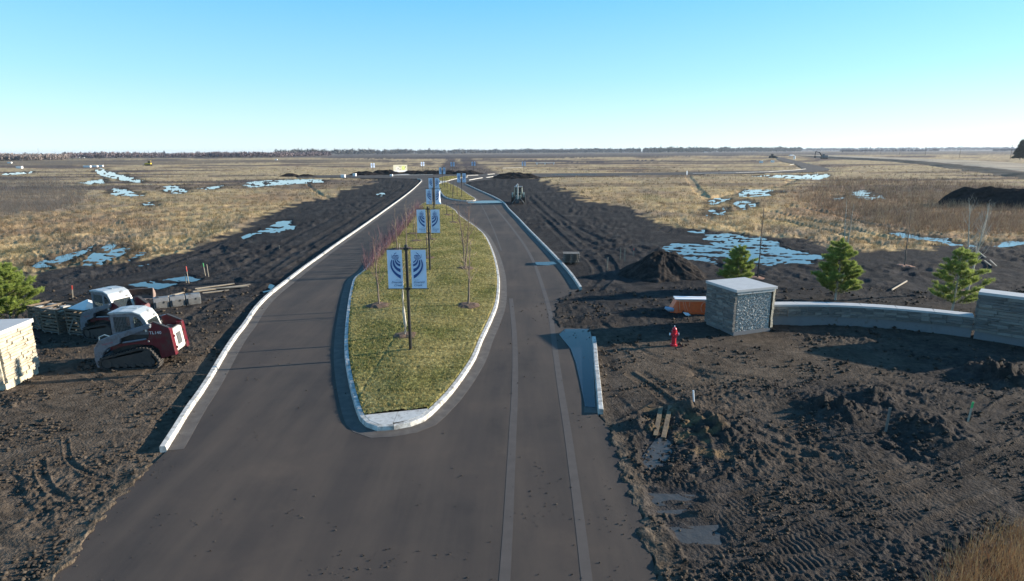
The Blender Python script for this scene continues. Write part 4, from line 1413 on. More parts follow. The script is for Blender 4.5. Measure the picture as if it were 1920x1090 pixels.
def banner_pole(px, py, label, z0=0.25, rz=0.0, curl=False, near=False, gap=0.17, h=1.0):
    x, y = G(px, py, z0)
    r = empty('banner_pole', (x, y, z0 - 0.02), rz)
    tag(r, label, 'banner pole', 'black poles with pairs of blue banners')
    r.scale = (1, 1, h)
    MB().add(POLE.V, POLE.F).build('pole', M['black_metal'], r, smooth=False)
    MB().tube([(0, 0, 0), (0, 0, 0.06)], [0.14, 0.12], 12).build('base_plate', M['black_metal'], r)
    for s, k in ((-1, 0), (1, 1)):
        cx = s * (gap + 0.29)
        c = 1 if (curl and s == 1) else 0
        b = bpy.data.objects.new('banner', BAN[c]); COL.objects.link(b); b.parent = r
        b.location = (cx, -0.01, 3.33)
        if not curl or s == -1:
            e = bpy.data.objects.new('emblem', EMB[k]); COL.objects.link(e); e.parent = b; e.location = (0, -0.018, 0)
            ax = 0.19 if k == 0 else -0.22
            for cu, zz in ((TXT_SMALL[k], -0.435), (TXT_BIG[k], -0.55), (TXT_BIG2[k], -0.67)):
                t = bpy.data.objects.new('lettering', cu); COL.objects.link(t); t.parent = b
                t.location = (ax + (0.05 if k == 0 else 0.0), -0.02, zz); t.rotation_euler = (math.pi / 2, 0, 0)
        else:
            em = EMB[k].copy(); 
            for v in em.vertices:
                u = v.co.x / 0.58 + 0.5; vv = 0.5 - v.co.z / 1.52
                kk = max(0, u - 0.55) / 0.45
                v.co.y += 0.26 * kk * kk * math.sin(vv * math.pi) - 0.004; v.co.x -= 0.12 * kk * kk * math.sin(vv * math.pi)
            e = bpy.data.objects.new('emblem', em); COL.objects.link(e); e.parent = b; e.location = (0, -0.016, 0)
        for zz in (4.13, 2.55):
            MB().tube([(s * 0.03, -0.01, zz), (s * (gap + 0.66), -0.01, zz)], 0.017, 6).build('banner_arm', M['black_metal'], r)
            MB().box((s * 0.07, -0.01, zz), (0.05, 0.07, 0.09)).build('arm_clamp', M['black_metal'], r)
    return r


banner_pole(770, 657, 'nearest black pole with two blue banners, in the middle of the grass island', near=True)
banner_pole(806.5, 508, 'second black banner pole along the grass island, behind the nearest one')
banner_pole(815, 430, 'third black banner pole along the island, its right banner curled back white', curl=True)
banner_pole(815, 388, 'fourth black banner pole along the island, at the far tip of the grass')
banner_pole(830, 347, 'black banner pole at the far end of the second small grass island')
banner_pole(866, 370, 'black banner pole standing alone on the near end of the second small island')
banner_pole(700, 328, 'banner pole left of the billboard with two white lit banners', 0.0, R(38))
banner_pole(793, 324, 'banner pole just right of the billboard beyond the cross street', 0.0, R(36))
banner_pole(849, 325, 'small far banner pole straight behind the roundabout', 0.0)
banner_pole(888, 323.5, 'far banner pole by the stripped dirt street right of centre', 0.0, R(6))
banner_pole(982, 324, 'far banner pole beyond the black soil heap on the right', 0.0, R(8))


# ------------------------------------------------------------------ compact track loaders
def hull_circles(cs, n=28):
    pts = []
    for cx, cz, r in cs:
        for i in range(n):
            a = 2 * math.pi * i / n
            pts.append((cx + r * math.cos(a), cz + r * math.sin(a)))
    pts = sorted(set(pts))

    def half(ps):
        o = []
        for p in ps:
            while len(o) >= 2 and (o[-1][0] - o[-2][0]) * (p[1] - o[-2][1]) - (o[-1][1] - o[-2][1]) * (p[0] - o[-2][0]) <= 0:
                o.pop()
            o.append(p)
        return o
    lo = half(pts); hi = half(pts[::-1])
    return lo[:-1] + hi[:-1]


def panel_holes(mb, outer, holes, y0, y1):
    loops = [outer] + holes
    flat_ = [p for l in loops for p in l]
    tri = tessellate_polygon([[Vector((p[0], p[1], 0)) for p in l] for l in loops])
    n = len(flat_)
    V = [(p[0], y0, p[1]) for p in flat_] + [(p[0], y1, p[1]) for p in flat_]
    F = [tuple(t) for t in tri] + [tuple(i + n for i in t) for t in tri]
    b = 0
    for l in loops:
        m = len(l)
        F += [(b + i, b + (i + 1) % m, b + (i + 1) % m + n, b + i + n) for i in range(m)]
        b += m
    return mb.add(V, F)


def loader_px(pts):
    return [((560 - x) / 359.0, (1000 - y) / 345.0) for x, y in pts]


def make_loader():
    r = empty('track_loader')
    red, wht, gry, blk = M['red'], M['white_paint'], M['grey_paint'], M['rubber']
    arm_pts = loader_px([(850, 392), (885, 398), (880, 445), (640, 520), (470, 575), (455, 640), (380, 668), (300, 690), (225, 765), (190, 850), (178, 950), (118, 962), (100, 850), (108, 700), (190, 590), (400, 518)])
    red_pts = loader_px([(830, 402), (900, 378), (1100, 470), (1142, 830), (1088, 842), (950, 880), (935, 745), (860, 690), (640, 668), (470, 690), (380, 720), (300, 745), (300, 690), (470, 655), (640, 640), (800, 610), (830, 560)])
    for s in (1, -1):
        MB().prism(arm_pts, s * 0.64, s * 0.76).build('lift_arm', gry, r, bevel=0.015)
        MB().prism(red_pts, s * 0.52, s * 0.63).build('side_panel', red, r, bevel=0.01)
        # arm cylinder and link
        mb = MB(); a, b = loader_px([(790, 600), (480, 640)])
        mb.tube([(a[0], s * 0.66, a[1]), (b[0], s * 0.66, b[1])], 0.035, 8)
        c = mb.build('lift_cylinder', M['chrome'] if False else gry, r)
        a, b = loader_px([(808, 500), (795, 445)])
        MB().tube([(a[0], s * 0.67, a[1]), (b[0], s * 0.67, b[1])], 0.032, 8).build('pivot_link', wht, r)
        for q in ((870, 425), (838, 622), (215, 600), (290, 730)):
            p = loader_px([q])[0]
            MB().tube([(p[0], s * 0.75, p[1]), (p[0], s * 0.79, p[1])], 0.03, 8).build('pin', M['iron'], r)
        # black top ridge of the upright
        a, b = loader_px([(905, 385), (1095, 470)])
        MB().bar((a[0], s * 0.57, a[1] + 0.02), (b[0], s * 0.57, b[1] + 0.02), 0.13, 0.03).build('ridge_strip', M['dark_iron'], r)
        # rear corner of the upright
        MB().prism(loader_px([(1030, 470), (1112, 478), (1150, 838), (1085, 845)]), s * 0.40, s * 0.635).build('rear_bumper', red, r, bevel=0.015)
        for q in ((1125, 590), (1145, 745)):
            p = loader_px([q])[0]
            MB().box((p[0], s * 0.43, p[1]), (0.08, 0.06, 0.09)).build('latch', red, r, bevel=0.01)
        # track
        belt = hull_circles([(0.86, 0.27, 0.27), (-0.62, 0.56, 0.27), (-0.80, 0.27, 0.27), (-0.4, 0.6, 0.24)])
        inner = hull_circles([(0.86, 0.27, 0.20), (-0.62, 0.56, 0.20), (-0.80, 0.27, 0.20), (-0.4, 0.6, 0.17)])
        tr = panel_holes(MB(), belt, [inner], s * 0.46, s * 0.82).build('track', blk, r)
        P = [Vector((p[0], 0, p[1])) for p in belt]
        per = [(P[i], P[(i + 1) % len(P)]) for i in range(len(P))]
        tot = sum((b - a).length for a, b in per); nl = 44; lug = MB()
        acc = 0; k = 0
        for a, b in per:
            L = (b - a).length
            while k * tot / nl < acc + L and k < nl:
                t = (k * tot / nl - acc) / max(L, 1e-6)
                p = a.lerp(b, t); dr = (b - a).normalized(); nrm = Vector((dr.z, 0, -dr.x))
                m = Matrix(((dr.x, 0, nrm.x, 0), (0, 1, 0, 0), (dr.z, 0, nrm.z, 0), (0, 0, 0, 1)))
                lug.box((p.x + nrm.x * 0.014, s * 0.64, p.z + nrm.z * 0.014), (0.045, 0.37, 0.035), M=m)
                k += 1
            acc += L
        lug.build('tread_lugs', blk, tr)
        MB().prism(hull_circles([(0.78, 0.28, 0.15), (-0.75, 0.28, 0.15), (-0.55, 0.52, 0.17)]), s * 0.50, s * 0.77).build('track_frame', M['dark_iron'], r)
        for cx, cz, rr in ((0.86, 0.27, 0.185), (-0.62, 0.56, 0.19)):
            MB().tube([(cx, s * 0.52, cz), (cx, s * 0.79, cz)], rr, 16).build('sprocket', M['dark_iron'], r)
        for cx in (0.5, 0.2, -0.1, -0.4, -0.72):
            MB().tube([(cx, s * 0.50, 0.17), (cx, s * 0.80, 0.17)], 0.085, 12).build('roller', M['dark_iron'], r)
        # cab side
        outer = [(0.66, 1.28), (0.66, 2.13), (-0.18, 2.13), (-0.42, 2.04), (-0.58, 1.80), (-0.70, 1.50), (-0.74, 1.28)]
        w1 = [(0.55, 1.40), (0.55, 2.0), (-0.05, 2.0), (-0.05, 1.40)]
        w2 = [(-0.17, 1.42), (-0.17, 1.98), (-0.30, 1.96), (-0.44, 1.82), (-0.55, 1.55), (-0.58, 1.42)]
        cs = panel_holes(MB(), outer, [w1, w2], s * 0.42, s * 0.46).build('cab_side', gry, r)
        MB().prism(w1, s * 0.435, s * 0.438).build('side_window', M['glass'], cs)
        MB().prism(w2, s * 0.435, s * 0.438).build('side_window', M['glass'], cs)
        g = MB()
        for i in range(11):
            x = 0.52 - 0.055 * i
            g.box((x, s * 0.452, 1.70), (0.009, 0.009, 0.58))
        for i in range(11):
            g.box((0.25, s * 0.452, 1.43 + 0.055 * i), (0.58, 0.009, 0.009))
        for i in range(6):
            g.box((-0.22 - 0.055 * i, s * 0.452, 1.64 - 0.015 * i), (0.009, 0.009, 0.42 - 0.05 * i))
        for i in range(8):
            g.box((-0.31, s * 0.452, 1.45 + 0.055 * i), (0.30, 0.009, 0.009))
        g.build('window_mesh', M['iron'], cs)
        # front guard rail
        pts = loader_px([(320, 560), (205, 515), (130, 545), (125, 620)])
        if s == 1:
            MB().tube([(p[0], s * 0.40, p[1] - 0.10) for p in pts], 0.022, 6).build('guard_rail', wht, r)
    # roof and rear of the cab
    roof = [(0.72, 2.10), (0.72, 2.17), (0.3, 2.22), (-0.2, 2.20), (-0.46, 2.09), (-0.62, 1.84), (-0.58, 1.80), (-0.42, 2.04), (-0.18, 2.135)]
    MB().prism(roof, -0.49, 0.49).build('cab_roof', M['roof_paint'], r, bevel=0.02)
    MB().box((0.15, 0, 2.222), (0.6, 0.025, 0.02)).build('roof_rib', M['white_paint'], r)
    # rear frame round the rear window
    fr = MB()
    for y in (-0.44, 0.44):
        fr.bar((-0.60, y, 1.84), (-0.79, y, 1.28), 0.09, 0.05)
    fr.bar((-0.605, -0.4, 1.83), (-0.605, 0.4, 1.83), 0.06, 0.06)
    fr.bar((-0.775, -0.4, 1.32), (-0.775, 0.4, 1.32), 0.06, 0.10)
    fr.build('rear_window_frame', M['white_paint'], r, bevel=0.01)
    MB().prism([(-0.60, 1.81), (-0.755, 1.36), (-0.75, 1.355), (-0.595, 1.805)], -0.40, 0.40).build('rear_window', M['glass'], r)
    # seat inside
    MB().box((0.0, 0, 1.25), (0.5, 0.5, 0.16)).box((-0.25, 0, 1.55), (0.12, 0.46, 0.5)).build('operator_seat', M['rubber'], r)
    # lower cab / chassis
    MB().prism([(0.72, 0.45), (0.80, 1.05), (0.66, 1.29), (-0.80, 1.29), (-0.95, 1.0), (-0.95, 0.45)], -0.45, 0.45).build('chassis', M['dark_iron'], r)
    MB().box((0.67, 0, 1.72), (0.03, 0.84, 0.82)).build('front_door', M['glass'], r)
    # engine hood
    hood = [(-0.95, 0.52), (-0.95, 1.36), (-1.0, 1.42), (-1.46, 1.40), (-1.52, 1.36), (-1.60, 0.62), (-1.56, 0.52)]
    h = MB().prism(hood, -0.395, 0.395).build('engine_hood', M['white_paint'], r, bevel=0.025)
    gm = MB(); 
    nx = Vector((-0.99, 0, 0.105)).normalized()
    for i in range(9):
        t = i / 8
        z = 0.78 + 0.42 * t; x = -1.60 + (z - 0.62) * 0.108 - 0.012
        gm.box((x, 0.0, z), (0.02, 0.34, 0.026))
    gm.build('grille', M['iron'], h)
    MB().prism([(-1.592, 0.76), (-1.545, 1.22), (-1.54, 1.22), (-1.587, 0.76)], -0.18, 0.18).build('grille_back', M['black_metal'], h)
    MB().box((-1.25, 0, 1.43), (0.34, 0.5, 0.03)).build('hood_vent', M['black_metal'], h)
    # cross tube and coupler in front
    MB().tube([(1.12, -0.7, 0.42), (1.12, 0.7, 0.42)], 0.06, 8).box((1.26, 0, 0.32), (0.10, 1.0, 0.42)).build('coupler', M['dark_iron'], r)
    MB().box((1.02, 0.2, 1.0), (0.14, 0.2, 0.12)).build('head_light', M['decal_white'], r)
    # model lettering
    for s in (1, -1):
        t = bpy.data.objects.new('model_lettering', text_curve('TL140', 0.165, 'CENTER', M['decal_white'], 0.0, 0.001, 1.05))
        COL.objects.link(t); t.parent = r
        p = loader_px([(918, 540)])[0]
        t.location = (p[0], s * 0.634, p[1]); t.rotation_euler = (math.pi / 2, 0, math.pi if s == 1 else 0)
        t.scale = (1, 1, 1)
        t = bpy.data.objects.new('maker_lettering', text_curve('TAKEUCHI', 0.085, 'CENTER', M['decal_red'], 0.0, 0.001, 1.1))
        COL.objects.link(t); t.parent = r
        p = loader_px([(300, 645)])[0]
        t.location = (p[0], s * 0.764, p[1]); t.rotation_euler = (math.pi / 2, -R(14) * s, math.pi if s == 1 else 0)
    return r


lo1 = make_loader()
cA = np.array(G(247, 692)); lo1.location = (cA[0] - 0.05, cA[1] + 0.70, -0.01)
lo1.rotation_euler = (0, 0, R(185.7)); lo1.scale = (0.98, 0.98, 1.0)
tag(lo1, 'nearer red and white compact track loader, its grille to the sun, facing the left pillar', 'track loader', 'red and white track loaders')
lo2 = copy_tree(lo1)
cB = np.array(G(207, 640)); lo2.location = (cB[0] - 0.15, cB[1] + 0.75, -0.02)
lo2.rotation_euler = (0, 0, R(158))
tag(lo2, 'farther track loader behind the first one, parked against the slatted crates', 'track loader', 'red and white track loaders')


# ------------------------------------------------------------------ crates, lumber, attachments
SLAT = {}


def slat_obj(parent, a, b, w, t, mat, name='slat'):
    a, b = Vector(a), Vector(b); L = (b - a).length
    key = (mat.name, round(w, 3), round(t, 3))
    if key not in SLAT:
        mb = MB().box((0, 0, 0), (1, t, w)); o = mb.build('slat', mat); me = o.data; bpy.data.objects.remove(o)
        SLAT[key] = me
    o = bpy.data.objects.new(name, SLAT[key]); COL.objects.link(o); o.parent = parent
    o.location = (a + b) / 2; o.scale = (L, 1, 1)
    o.rotation_mode = 'QUATERNION'; o.rotation_quaternion = (b - a).to_track_quat('X', 'Z')
    return o


def crate(loc, rz, w, d, h, label, load, brace=True):
    r = empty('slatted_crate', (loc[0], loc[1], 0.0), rz)
    tag(r, label, 'crate', 'slatted crates of wall stone')
    for sx in (-1, 0, 1):
        MB().box((sx * w * 0.42, 0, 0.06), (0.09, d, 0.09)).build('pallet_runner', M['wood_grey'], r)
    for k in range(5):
        slat_obj(r, (-w / 2, -d / 2 + d * k / 4, 0.12), (w / 2, -d / 2 + d * k / 4, 0.12), 0.02, 0.1, M['wood_grey'], 'deck_board')
    for sx in (-1, 1):
        for sy in (-1, 1):
            MB().box((sx * (w / 2 - 0.03), sy * (d / 2 - 0.03), 0.13 + h / 2), (0.07, 0.07, h)).build('corner_post', M['shaded_crate_wood'], r)
    n = 7
    for k in range(n):
        z = 0.22 + (h - 0.12) * k / (n - 1)
        for sy in (-1, 1):
            slat_obj(r, (-w / 2, sy * (d / 2 + 0.012), z), (w / 2, sy * (d / 2 + 0.012), z + random.uniform(-.01, .01)), 0.085, 0.02, M['shaded_crate_wood'])
        for sx in (-1, 1):
            slat_obj(r, (sx * (w / 2 + 0.012), -d / 2, z), (sx * (w / 2 + 0.012), d / 2, z + random.uniform(-.01, .01)), 0.085, 0.02, M['shaded_crate_wood'])
    if brace:
        slat_obj(r, (-w / 2 + 0.1, -d / 2 - 0.034, 0.15), (0, -d / 2 - 0.034, h * 0.8), 0.07, 0.018, M['wood_grey'], 'brace')
        slat_obj(r, (w / 2 - 0.1, -d / 2 - 0.034, 0.15), (0.02, -d / 2 - 0.034, h * 0.8), 0.07, 0.018, M['wood_grey'], 'brace')
    if load == 'wrap':
        V = [(-w / 2 + .03, -d / 2 + .03, h + .08), (w / 2 - .03, -d / 2 + .03, h + .05), (w / 2 - .03, d / 2 - .03, h + .08), (-w / 2 + .03, d / 2 - .03, h + .12), (0.08, 0.06, h + .42), (-0.2, 0.2, h + .40)]
        F = [(0, 1, 4), (1, 2, 4), (2, 3, 5, 4), (3, 0, 5), (0, 4, 5), (3, 2, 1, 0)]
        mesh_obj('wrapped_load', V, F, M['tarp'], r)
    for k in range(26):
        me = random.choice(STONES)
        o = bpy.data.objects.new('stone', me); COL.objects.link(o); o.parent = r
        o.location = (random.uniform(-w / 2 + .22, w / 2 - .22), random.uniform(-d / 2 + .15, d / 2 - .15), 0.22 + (h - 0.15) * k / 25)
        o.rotation_euler = (random.uniform(-.1, .1), random.uniform(-.1, .1), random.choice((0, math.pi / 2)) + random.uniform(-.2, .2))
        o.scale = (random.uniform(.3, .45), random.uniform(.18, .26), random.uniform(.08, .13))
    return r


crate((-21.85, 27.15), R(-22), 0.95, 1.1, 1.0, 'leftmost slatted wood crate, half hidden behind the left pillar', 'stone')
crate((-20.75, 26.55), R(-20), 1.1, 1.1, 1.05, 'open slatted crate of stone between the wrapped crate and the pillar', 'stone', False)
crate((-19.25, 26.2), R(-20), 1.25, 1.2, 1.12, 'slatted crate with a peaked white wrapped load, in front of the far loader', 'wrap')


def bucket(px, py, az, L, label, mat, h=0.55):
    x, y = G(px, py)
    r = empty('loader_bucket', (x, y, 0.0), az)
    tag(r, label, 'loader bucket')
    prof = [(0.0, 0.0), (0.62, 0.02), (0.74, 0.16), (0.62, 0.34), (0.30, h), (0.22, h), (0.5, 0.34), (0.62, 0.17), (0.58, 0.07), (0.0, 0.05)]
    MB().prism(prof, -L / 2, L / 2, axis='x').build('shell', mat, r)
    side = [(0.0, 0.0), (0.62, 0.02), (0.74, 0.16), (0.62, 0.34), (0.25, h), (0.1, 0.3)]
    for s in (-1, 1):
        MB().prism(side, s * L / 2, s * (L / 2 + 0.03), axis='x').build('side_plate', mat, r)
    for k in (-0.3, 0.3):
        MB().prism([(0.62, 0.05), (0.82, 0.1), (0.82, 0.3), (0.55, 0.45)], k * L - 0.04, k * L + 0.04, axis='x').build('mount_rib', M['dark_iron'], r)
    for k in range(5):
        MB().box((-L / 2 + L * (k + .5) / 5, -0.04, 0.03), (0.09, 0.12, 0.035)).build('tooth', M['iron'], r)
    return r


def form_stack(px, py, az, L, label):
    """row of grey steel forms lying on the mud"""
    x, y = G(px, py)
    r = empty('attachment_frame', (x, y, 0.0), az)
    tag(r, label, 'attachment frame')
    prof = [(-0.30, 0.0), (0.30, 0.0), (0.34, 0.42), (0.22, 0.56), (-0.20, 0.56), (-0.36, 0.40)]
    n = 3
    for k in range(n):
        a = -L / 2 + L * k / n
        MB().prism(prof, a + 0.01, a + L / n - 0.03, axis='x').build('body_section', M['iron'], r, bevel=0.02)
        MB().prism([(-0.33, 0.06), (-0.40, 0.10), (-0.43, 0.36), (-0.38, 0.40)], a + 0.12, a + 0.24, axis='x').build('rib', M['iron'], r)
        MB().box((a + L / n * 0.65, -0.35, 0.34), (0.05, 0.03, 0.10)).build('slot', M['black_metal'], r)
        MB().box((a + L / n * 0.3, -0.0, 0.575), (0.12, 0.3, 0.03)).build('lug', M['dark_iron'], r)
    return r


form_stack(334, 573, R(32), 2.25, 'long grey steel attachment lying on the mud behind the near loader')
bucket(262, 563, R(20), 1.3, 'brown dusty bucket between the far loader cab and the puddle', plain('dusty_bucket', (0.24, 0.17, 0.14), 0.8, 0.2, dirt=0.3), 0.6)
pl = empty('lumber_pile', (*G(410, 543), 0)); tag(pl, 'loose pile of long pale planks on the mud left of the curb', 'lumber')
pc = np.array(G(410, 543))
for k, (a, b, z) in enumerate((((362, 549), (470, 536), .06), ((370, 546), (466, 540), .08), ((366, 543), (440, 534), .05), ((300, 562), (345, 551), .07), ((380, 551), (430, 546), .04))):
    p, q = np.array(G(*a)) - pc, np.array(G(*b)) - pc
    slat_obj(pl, (*p, z), (*q, z + 0.02), 0.05, 0.16, M['wood'], 'plank')

# stack of planks and pallets by the right curb
st = empty('pallet_stack', (*G(1071, 495), 0), R(-3)); tag(st, 'stack of weathered grey pallets on the mud beside the right curb', 'pallet stack')
for k in range(5):
    z = 0.10 + 0.15 * k
    ox = random.uniform(-.06, .06)
    for sx in (-0.5, 0, 0.5):
        MB().box((sx + ox, 0.45, z - 0.03), (0.09, 0.95, 0.08)).build('pallet_runner', M['wood_grey'], st)
    for j in range(6 if k < 4 else 8):
        nn = 6 if k < 4 else 8
        slat_obj(st, (-0.6 + ox, 0.02 + 0.88 * j / (nn - 1), z + 0.03), (0.6 + ox, 0.02 + 0.88 * j / (nn - 1), z + 0.03), 0.022, 0.10, M['wood_grey'], 'deck_board')

# orange hopper behind the right pillar
oh = empty('orange_hopper', (8.25, 28.9, 0.0), R(-6)); tag(oh, 'orange plastic hopper with pale plank lid and hanging hoses, left of the right pillar', 'hopper')
W_ = 2.6
MB().prism([(-0.25, 0.02), (W_, 0.02), (W_, 0.12), (-0.25, 0.12)], -0.02, 0.75).build('base_tray', M['orange'], oh)
MB().prism([(0.02, 0.12), (W_, 0.12), (W_, 0.72), (0.0, 0.72)], 0.10, 0.15).build('front_panel', plain('orange_front_panel', (0.85, 0.15, 0.035), 0.6, 0.1), oh)  # plain plastic orange, rougher than the other panels
MB().prism([(0.02, 0.12), (W_, 0.12), (W_, 0.72), (0.0, 0.72)], 0.70, 0.75).build('back_panel', M['orange'], oh)
MB().add([(-0.32, -0.02, 0.1), (-0.32, 0.75, 0.1), (0.0, 0.75, 0.72), (0.0, 0.1, 0.72), (0.06, -0.02, 0.1), (0.06, 0.75, 0.1)], [(0, 1, 2, 3), (0, 3, 4), (1, 5, 2), (3, 2, 5, 4), (0, 4, 5, 1)]).build('end_panel', M['orange'], oh)
MB().box((W_ / 2, 0.12, 0.68), (W_, 0.14, 0.07)).build('rim', M['hose_orange'], oh)
for yy in (0.2, 0.55):
    MB().box((W_ / 2 - 0.05, yy, 0.76), (W_ + 0.1, 0.26, 0.05)).build('lid_plank', M['light_panel'], oh)
for k, (a, b) in enumerate(((0.12, 0.16), (0.28, 0.44), (0.38, 0.55), (0.62, 0.6))):
    hz = 0.16 if k < 3 else 0.4
    MB().tube([(a, 0.04, 0.68), ((a + b) / 2 - 0.02, 0.0, 0.42), (b, 0.02, hz)], 0.016, 6).build('hose', M['hose_orange'], oh)
hp = [(1.42 + 0.25 * math.cos(t), 0.02, 0.36 + 0.3 * math.sin(t)) for t in np.linspace(1.6, 4.6, 10)]
MB().tube(hp, 0.02, 6).build('hose', M['hose_orange'], oh)
sk = MB().tube([(-0.42, -0.05, 0.36), (-0.22, -0.05, 0.27), (0.0, -0.06, 0.24)], [0.06, 0.12, 0.10], 8).build('sack', M['tarp_blue'], smooth=True)
sk.location = (8.05, 28.85, 0.02)
tag(sk, 'blue grey sack lying across the left end of the orange hopper', 'sack')
bx = MB().box((0, 0, 0.06), (0.35, 0.25, 0.02)).box((0.1, -0.12, 0.05), (0.2, 0.02, 0.12), M=Matrix.Rotation(0.5, 4, 'Y')).build('board_scrap', M['light_panel'])
bx.location = (8.65, 28.55, 0.05); bx.rotation_euler = (0.4, 0.2, 0.5)
tag(bx, 'pale broken board on the ground in front of the orange hopper', 'board')

# hydrant
hx, hy = G(1263, 648)
hyd = empty('fire_hydrant', (hx, hy, 0.0)); tag(hyd, 'red fire hydrant with white capped top in front of the right pillar', 'fire hydrant')
MB().tube([(0, 0, -0.1), (0, 0, 0.06)], 0.15, 12).build('flange', M['hydrant'], hyd)
MB().tube([(0, 0, 0.05), (0, 0, 0.62)], [0.095, 0.09], 14).build('barrel', M['hydrant'], hyd, smooth=False)
MB().tube([(0, 0, 0.60), (0, 0, 0.64)], 0.125, 14).build('collar', M['hydrant'], hyd)
MB().tube([(0, 0, 0.64), (0, 0, 0.72), (0, 0, 0.79), (0, 0, 0.82)], [0.10, 0.095, 0.055, 0.01], 14).build('bonnet', M['hydrant'], hyd, smooth=True)
MB().tube([(0, 0, 0.81), (0, 0, 0.87)], 0.022, 5).build('operating_nut', M['pvc'], hyd)
for s in (-1, 1):
    n_ = MB().tube([(s * 0.07, 0, 0.50), (s * 0.17, 0, 0.50)], 0.05, 10).build('nozzle', M['hydrant'], hyd)
    MB().tube([(s * 0.17, 0, 0.50), (s * 0.20, 0, 0.50)], 0.058, 8).build('nozzle_cap', M['pvc'], n_)
n_ = MB().tube([(0, -0.07, 0.46), (0, -0.19, 0.46)], 0.068, 12).build('nozzle', M['hydrant'], hyd)
MB().tube([(0, -0.19, 0.46), (0, -0.22, 0.46)], 0.074, 8).build('nozzle_cap', M['hydrant'], n_)


# ------------------------------------------------------------------ survey stakes and pipes
def stake(px, py, h, label, mat, top=None, lean=(0, 0), w=0.045):
    x, y = G(px, py)
    r = empty('survey_stake', (x, y, 0.0)); r.rotation_euler = (lean[0], lean[1], random.uniform(-.4, .4))
    tag(r, label, 'survey stake', 'wooden survey stakes')
    split = h * 0.7 if top else h
    MB().box((0, 0, split / 2 - 0.1), (w, 0.02, split + 0.2)).build('lath', mat, r)
    if top:
        MB().box((0, 0, (split + h) / 2), (w * 1.08, 0.024, h - split)).build('painted_top', top, r)
    return r


stake(137, 561, .78, 'red topped stake behind the wrapped crate on the left', M['lath'], M['stake_orange'], (0, R(4)))
stake(349, 531, .55, 'short pale stake standing in the end of the left puddle', M['lath'])
stake(354, 531, 1.06, 'tall red topped stake next to the short one at the puddle end', M['lath'], M['stake_orange'], (0, R(-3)))
stake(385, 517, .85, 'green topped stake of the pair right of the left puddle', M['lath'], M['stake_green'], (0, R(-5)))
stake(391, 518, .80, 'pale bare stake of the pair right of the left puddle', M['lath'], None, (0, R(-3)))
stake(524, 468, .35, 'tiny pale stake on the dark soil left of the curb', M['lath'])
stake(1815, 790, .62, 'bright green topped stake in the rough soil at lower right', M['lath'], M['stake_green'], (0, R(5)), 0.055)
stake(1661, 807, .72, 'grey unpainted stake left of the green topped one', M['wood_grey'], None, (0, R(2)), 0.07)
stake(1138, 507, .9, 'pale stake in front of the black soil heap', M['lath'], None, (0, R(3)))
stake(1163, 488, .95, 'left pale stake of the two behind the soil heap', M['lath'])
stake(1171, 490, .93, 'right pale stake of the two behind the soil heap', M['lath'])
stake(1188, 480, .6, 'orange topped stake beside the soil heap', M['lath'], M['stake_orange'])
stake(1288, 328, 1.3, 'white marker stake at the edge of the cross street', M['pvc'], None, (0, 0), 0.5)
pv = MB().tube([(0, 0, -0.1), (0.0, 0, 0.42)], 0.028, 8).build('standpipe', M['pvc'])
pv.location = (*G(1301, 755), 0); pv.rotation_euler = (0, R(-6), 0)
tag(pv, 'white plastic standpipe poking out of the torn soil by the right road edge', 'pipe')


# ------------------------------------------------------------------ soil heaps
def heap(px, py, rx, ry, h, label, seed, az=0.0, sharp=1.0, col=(0.026, 0.022, 0.020), ridge=0.25, n=60):
    x0, y0 = G(px, py)
    u = np.linspace(-1.15, 1.15, n); U, Vv = np.meshgrid(u, u, indexing='ij'); U = U.ravel(); Vv = Vv.ravel()
    ur = np.sign(U) * np.maximum(np.abs(U) - ridge, 0) / (1 - ridge)
    r = np.sqrt(ur ** 2 + Vv ** 2)
    ang = np.arctan2(Vv, U)
    r = r * (1 + 0.18 * perlin(ang * 1.6 + 9, np.zeros_like(ang) + seed, 300) + 0.10 * perlin(U * 3, Vv * 3, 301 + seed))
    z = h * np.clip(1 - r ** sharp, -0.15, 1)
    z += h * 0.10 * (0.5 - 2 * np.abs(perlin(ang * 5 + seed, r * 1.2, 302))) * np.clip(z / h, 0, 1) ** 0.5
    X, Y = U * rx, Vv * ry
    z += (0.30 * perlin(X / 1.6, Y / 1.2, 306 + seed) if rx > 4.5 else 0) + 0.10 * perlin(X / 0.5, Y / 0.5, 303 + seed) + 0.06 * perlin(X / 0.2, Y / 0.2, 304) - 0.06
    c = np.tile(np.array(col), (len(U), 1)) * (1 + 0.5 * perlin(X / 0.5, Y / 0.5, 305))[:, None]
    ca, sa = math.cos(az), math.sin(az)
    P = np.stack([X * ca - Y * sa, X * sa + Y * ca, z], 1)
    idx = np.arange(n * n).reshape(n, n)
    F = np.stack([idx[:-1, :-1].ravel(), idx[1:, :-1].ravel(), idx[1:, 1:].ravel(), idx[:-1, 1:].ravel()], 1)
    F = F[(z[F] > -0.14).any(1)]
    o = np_mesh('soil_heap', P, F, M['soil'], smooth=True, col=np.clip(c, 0.01, 1))
    o.location = (x0, y0, -0.02)
    tag(o, label, 'soil heap', 'heaps of black soil')
    return o


